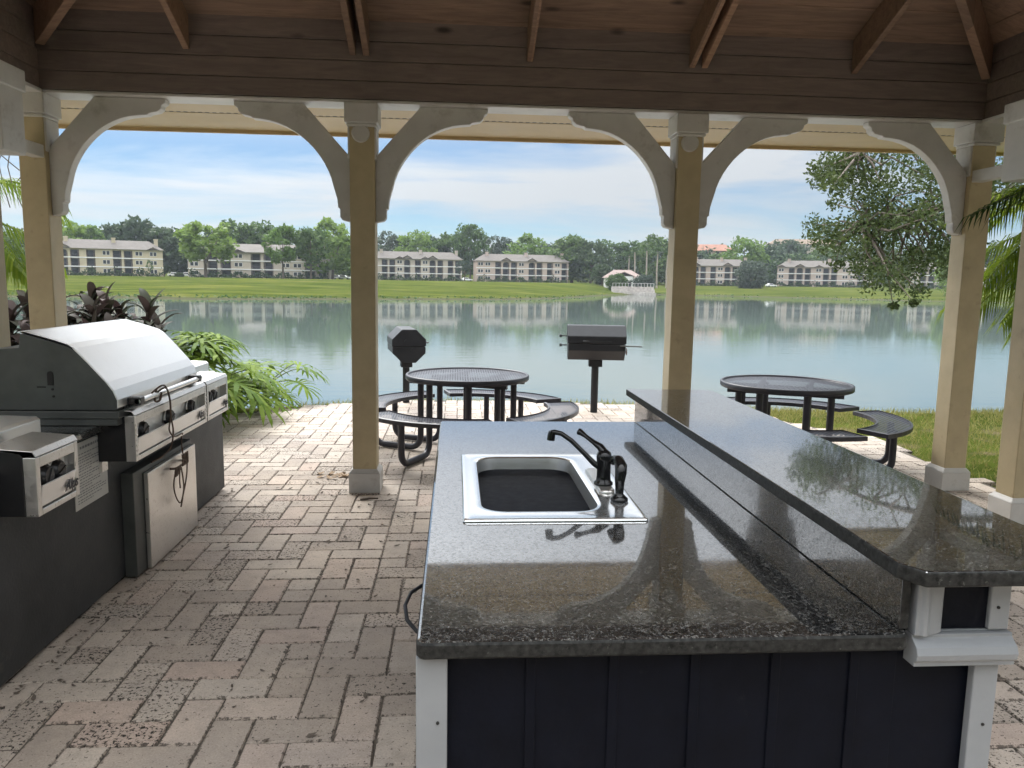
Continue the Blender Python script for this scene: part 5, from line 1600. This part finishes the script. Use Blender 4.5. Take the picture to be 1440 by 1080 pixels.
# bare hanging twigs of a shrub tree at the left edge
tw_ = MB((-6.4, 9.6, 0))
rnd = random.Random(31)
tw_.tube([(-7.0, 9.6, -0.6), (-6.9, 9.6, 2.0), (-6.4, 9.5, 3.4), (-5.6, 9.3, 4.0), (-4.9, 9.2, 3.9)], [0.07, 0.055, 0.035, 0.02, 0.008], 7)
for i in range(26):
    x = rnd.uniform(-6.2, -4.85); z = 3.95 - abs(x + 5.6) * 0.2
    L_ = rnd.uniform(0.6, 1.5)
    y_ = 9.3 + rnd.gauss(0, 0.25)
    P = [(x, y_, z), (x + rnd.gauss(0.08, 0.08), y_, z - L_ * 0.35), (x + rnd.gauss(0.12, 0.1), y_ + rnd.gauss(0, .08), z - L_ * 0.7), (x + rnd.gauss(0.15, 0.15), y_, z - L_)]
    tw_.tube(catm(P, 3), 0.006, 4, caps=False)
o = tw_.build('bare_tree', MAT['bark']); o.location = (-6.4, 9.6, 0)
tag(o, 'bare thin twigs hanging at the upper left picture edge', 'tree')

# ------------------------------------------------------------------ purple leaved ti plants, split-leaf philodendrons
def blade(mb, base, az, el, L, W, droop, fold=0.25, n=7):
    d = Vector((math.cos(az) * math.cos(el), math.sin(az) * math.cos(el), math.sin(el)))
    p = Vector(base); vs = []; fs = []
    for i in range(n + 1):
        t = i / n
        wv = d.cross(Vector((0, 0, 1)))
        wv = wv.normalized() if wv.length > 1e-3 else Vector((1, 0, 0))
        up = wv.cross(d).normalized()
        w_ = W * (0.12 + 0.88 * math.sin(math.pi * min(1, t * 0.92 + 0.06)) ** 0.8) if i < n else 0.003
        vs += [p - wv * w_ + up * w_ * fold, p, p + wv * w_ + up * w_ * fold]
        p = p + d * (L / n)
        d = (d + Vector((0, 0, -droop / n))).normalized()
    for i in range(n):
        a = i * 3
        fs += [(a, a + 1, a + 4, a + 3), (a + 1, a + 2, a + 5, a + 4)]
    mb.add(vs, fs, True)
def ti_plant(px, Y, top_y, seed, label, nhead=4):
    d = AX_F + AX_R * ((px - 720) / F_PX)
    x = d.x / d.y * Y
    z0 = ground_z(x, Y)
    hor = 396 + (px - 720) * 0.0162
    zt = 1.65 + (hor - top_y) * Y / F_PX
    rnd = random.Random(seed)
    root = empty('ti_plant', (x, Y, z0), 0, label, 'plant', 'purple leaved plants behind the grill')
    st = MB((x, Y, z0)); lv_ = MB((x, Y, z0))
    for h_ in range(nhead):
        hx = x + (rnd.uniform(-0.42, 0.36) if h_ else 0); hy = Y + (rnd.gauss(0, 0.25) if h_ else 0)
        hz = zt - 0.34 if h_ == 0 else z0 + (zt - z0) * rnd.uniform(0.58, 0.84)
        st.tube([(x + rnd.gauss(0, .05), Y, z0 - 0.1), ((x + hx) / 2, (Y + hy) / 2, (z0 + hz) / 2), (hx, hy, hz)], 0.014, 6)
        for k in range(30):
            a = k * 2.4 + rnd.uniform(-.3, .3)
            e = 1.3 - 1.7 * (k / 30) + rnd.gauss(0, .08)
            blade(lv_, (hx, hy, hz - 0.020 * k), a, e, rnd.uniform(0.24, 0.38), rnd.uniform(0.036, 0.058), rnd.uniform(1.0, 2.4))
    st.build('stem', MAT['bark'], root); lv_.build('foliage', MAT['leaf_ti'], root)
ti_plant(155, 8.2, 384, 1, 'tallest purple leaved plant, rising behind the middle of the grill hood', 9)
ti_plant(115, 8.3, 415, 2, 'purple leaved plant next to the left corner post, right of it', 7)
ti_plant(172, 8.4, 424, 3, 'purple leaved plant at the right end of the clump, beside bright green leaves', 7)
ti_plant(90, 7.9, 428, 4, 'low purple leaved plant just behind the grill hood ridge', 5)
ti_plant(22, 7.8, 400, 5, 'purple leaved plant between the two left cream posts', 8)
ti_plant(48, 8.6, 408, 6, 'purple leaved plant mostly hidden behind the left corner post', 3)
ti_plant(135, 7.7, 432, 8, 'purple leaved plant low in front of the tallest one', 7)
ti_plant(-30, 7.6, 405, 7, 'purple leaved plant at the far left edge', 6)

def split_leaf(mb, base, az, el, pet, L, rnd, st):
    d = Vector((math.cos(az) * math.cos(el), math.sin(az) * math.cos(el), math.sin(el)))
    p = Vector(base); pts = [p.copy()]
    for i in range(6):
        p = p + d * pet / 6; d = (d + Vector((0, 0, -0.10))).normalized(); pts.append(p.copy())
    st.tube(pts, [0.011 - 0.001 * i for i in range(7)], 5, caps=False)
    d = Vector((d.x, d.y, d.z * 0.2 - 0.25)).normalized()
    n = 7
    side = d.cross(Vector((0, 0, 1))).normalized()
    up = side.cross(d).normalized()
    q = p.copy(); rib = [q.copy()]
    for i in range(n):
        q = q + d * L * 0.62 / n; d = (d + Vector((0, 0, -0.07))).normalized(); rib.append(q.copy())
    for i in range(n):
        t = i / (n - 1)
        ll = L * (0.62 + 0.35 * math.sin(math.pi * (0.1 + 0.7 * t)))
        tn = (rib[i + 1] - rib[i]).normalized()
        for sg in (-1, 1):
            an = R(125 - 108 * t) + rnd.gauss(0, 0.06)
            dr = (side * sg * math.sin(an) + tn * math.cos(an) + up * 0.12).normalized()
            ww = L * 0.052
            px_ = dr.cross(up).normalized() * ww
            a = rib[i]; m1_ = a + dr * ll * 0.45; m2_ = a + dr * ll * 0.8 - up * ll * 0.10; e = a + dr * ll - up * ll * 0.24
            mb.add([a - px_ * 0.6, a + px_ * 0.6, m1_ + px_ * 1.15, m2_ + px_ * 0.9, e, m2_ - px_ * 0.9, m1_ - px_ * 1.15], [(0, 1, 2, 6), (6, 2, 3, 5), (5, 3, 4)])
    for i in range(n):
        mb.add([rib[i] - side * L * 0.10, rib[i] + side * L * 0.10, rib[i + 1] + side * L * 0.09, rib[i + 1] - side * L * 0.09], [(0, 1, 2, 3)])
def philo(px, Y, top_y, seed, label, nl=14, L=0.42):
    d = AX_F + AX_R * ((px - 720) / F_PX)
    x = d.x / d.y * Y
    z0 = ground_z(x, Y)
    hor = 396 + (px - 720) * 0.0162
    zt = 1.65 + (hor - top_y) * Y / F_PX
    rnd = random.Random(seed)
    root = empty('philodendron', (x, Y, z0), 0, label, 'plant', 'split leaved plants at the patio edge')
    st = MB((x, Y, z0)); lv_ = MB((x, Y, z0))
    hc = max(0.08, (zt - z0) * 0.45)
    st.tube([(x, Y, z0 - 0.1), (x, Y, z0 + hc)], [0.05, 0.04], 8)
    for k in range(nl):
        a = k * 2.4 + rnd.uniform(-.3, .3); e = rnd.uniform(0.15, 1.15)
        pet = (zt - z0 - hc) * rnd.uniform(0.85, 1.15) / max(0.45, math.sin(max(e, 0.6)))
        split_leaf(lv_, (x, Y, z0 + hc), a, e, min(pet, 0.55), L * rnd.uniform(0.8, 1.15), rnd, st)
    st.build('stem', MAT['stem'], root); lv_.build('foliage', MAT['leaf_philo'], root)
philo(225, 8.6, 430, 1, 'bright green split leaved plant right beside the purple leaved clump', 18)
philo(258, 9.0, 436, 2, 'bright green split leaved plant second from the purple clump', 18)
philo(295, 9.2, 488, 3, 'split leaved plant above the far side burner', 11)
philo(335, 10.2, 512, 4, 'split leaved plant at the pavers corner, left of the outermost one', 8, 0.36)
philo(374, 10.5, 506, 5, 'outermost split leaved plant, leaning over the water', 8, 0.36)
philo(312, 9.7, 536, 6, 'low split leaved plant beside the far end of the grill counter', 7, 0.30)
philo(245, 8.3, 470, 9, 'low split leaved plant behind the grill hood', 12)

# ------------------------------------------------------------------ grass at the patio's edges, fallen leaves
rnd = random.Random(77)
gb = MB()
cnt = 0
while cnt < 26000:
    if rnd.random() < 0.75:
        x = rnd.uniform(3.2, 9.5); y_ = rnd.uniform(4.4, 12.0)
    else:
        x = rnd.uniform(-5.0, 4.2); y_ = rnd.uniform(8.2, 11.6)
    if inside(x, y_) or y_ > interp(NEAR, x) + 1.2: continue
    dens = 0.5 + 0.5 * math.sin(x * 2.1 + 1.3) * math.sin(y_ * 1.7)
    edge = 0
    if x > 4 and y_ < 7.6 and rnd.random() < 0.72 * (1 - (x - 4.4) / 1.4): cnt += 1; continue
    if rnd.random() > 0.45 + 0.55 * dens: continue
    z = ground_z(x, y_)
    h_ = rnd.uniform(0.03, 0.085) * (1.25 if y_ > 9.3 else 0.8)
    a = rnd.uniform(0, 6.28); lx, ly = rnd.gauss(0, .03), rnd.gauss(0, .03)
    wx, wy = 0.006 * math.cos(a), 0.006 * math.sin(a)
    gb.add([(x - wx, y_ - wy, z - 0.01), (x + wx, y_ + wy, z - 0.01), (x + lx, y_ + ly, z + h_)], [(0, 1, 2)])
    cnt += 1
tag(gb.build('grass_tufts', MAT['blade']), kind='stuff', label='short dry green grass tufts along the patio edge', cat='grass')
def leaf_bit(mb, x, y_, s, rnd):
    a = rnd.uniform(0, 6.28); c, s_ = math.cos(a), math.sin(a)
    z = 0.004
    P = [(-1, 0, 0.1), (-0.3, 0.42, 0.25), (0.5, 0.36, 0.1), (1, 0, 0.5), (0.4, -0.38, 0.3), (-0.4, -0.34, 0.05)]
    mb.add([(x + s * (u * c - v * s_), y_ + s * (u * s_ + v * c), z + s * k) for u, v, k in P], [(0, 1, 2, 3, 4, 5)])
dl = MB()
for k in range(44):
    leaf_bit(dl, -0.98 + rnd.gauss(0.06, 0.11), 6.48 + rnd.gauss(0, 0.06), rnd.uniform(0.018, 0.042), rnd)
tag(dl.build('leaf_litter', MAT['dryleaf']), kind='stuff', label='small heap of dry curled leaves left of the second post base', cat='leaves')
db = MB()
for k in range(1500):
    x = rnd.uniform(-1.75, 4.2); y_ = rnd.uniform(1.2, 8.5)
    if -0.1 < x < 1.3 and 1.4 < y_ < 4.1: continue
    if not inside(x, y_): continue
    leaf_bit(db, x, y_, rnd.choice((0.005, 0.006, 0.008, 0.010, 0.013, 0.016, 0.022)), rnd)
for k in range(240):
    leaf_bit(db, -1.74 + abs(rnd.gauss(0, 0.03)), rnd.uniform(2, 6.05), rnd.choice((0.006, 0.01, 0.014)), rnd)
tag(db.build('crumbs', MAT['bark']), kind='stuff', label='scattered dark crumbs and leaf bits on the pavers', cat='debris')
tg_ = MB((-0.64, 5.72, 0)); tg_.tube([(-0.70, 5.70, 0.012), (-0.64, 5.725, 0.014), (-0.57, 5.73, 0.012)], [0.008, 0.009, 0.006], 6)
o = tg_.build('twig', MAT['bark']); o.location = (-0.64, 5.72, 0)
tag(o, 'short dark twig lying on the pavers in front of the second post base', 'twig')

# ------------------------------------------------------------------ air over the lake
hz = MB(); hz.box(-1100, 1200, -80, 1700, -4.5, 75)
hm = bpy.data.materials.new('lake_haze'); hm.use_nodes = True
ht_ = hm.node_tree; ht_.nodes.clear()
ho_ = ht_.nodes.new('ShaderNodeOutputMaterial'); hv = ht_.nodes.new('ShaderNodeVolumePrincipled')
hv.inputs['Color'].default_value = (0.82, 0.90, 1.0, 1); hv.inputs['Density'].default_value = 0.0002
ht_.links.new(hv.outputs[0], ho_.inputs['Volume'])
tag(hz.build('haze', hm), kind='stuff', label='thin bluish haze over the lake', cat='haze')

# unseen hedge added behind the viewpoint to block light and darken reflections
hedge_blocker = MB((0.5, -3.3, 0))
rnd = random.Random(64)
for k in range(9000):
    p = Vector((rnd.uniform(-9, 10), -3.3 + rnd.uniform(-0.55, 0.55), 3.3 * rnd.random() ** 0.8))
    leaf_quad(hedge_blocker, p, rnd.uniform(0.07, 0.15), rnd)
hedge_blocker.box(-8.9, 9.9, -3.6, -3.0, 0.0, 3.0)
o = hedge_blocker.build('hedge', MAT['leaf_dark']); o.location = (0.5, -3.3, 0)
tag(o, 'tall clipped dark hedge along the open rear side of the pavilion', 'hedge')
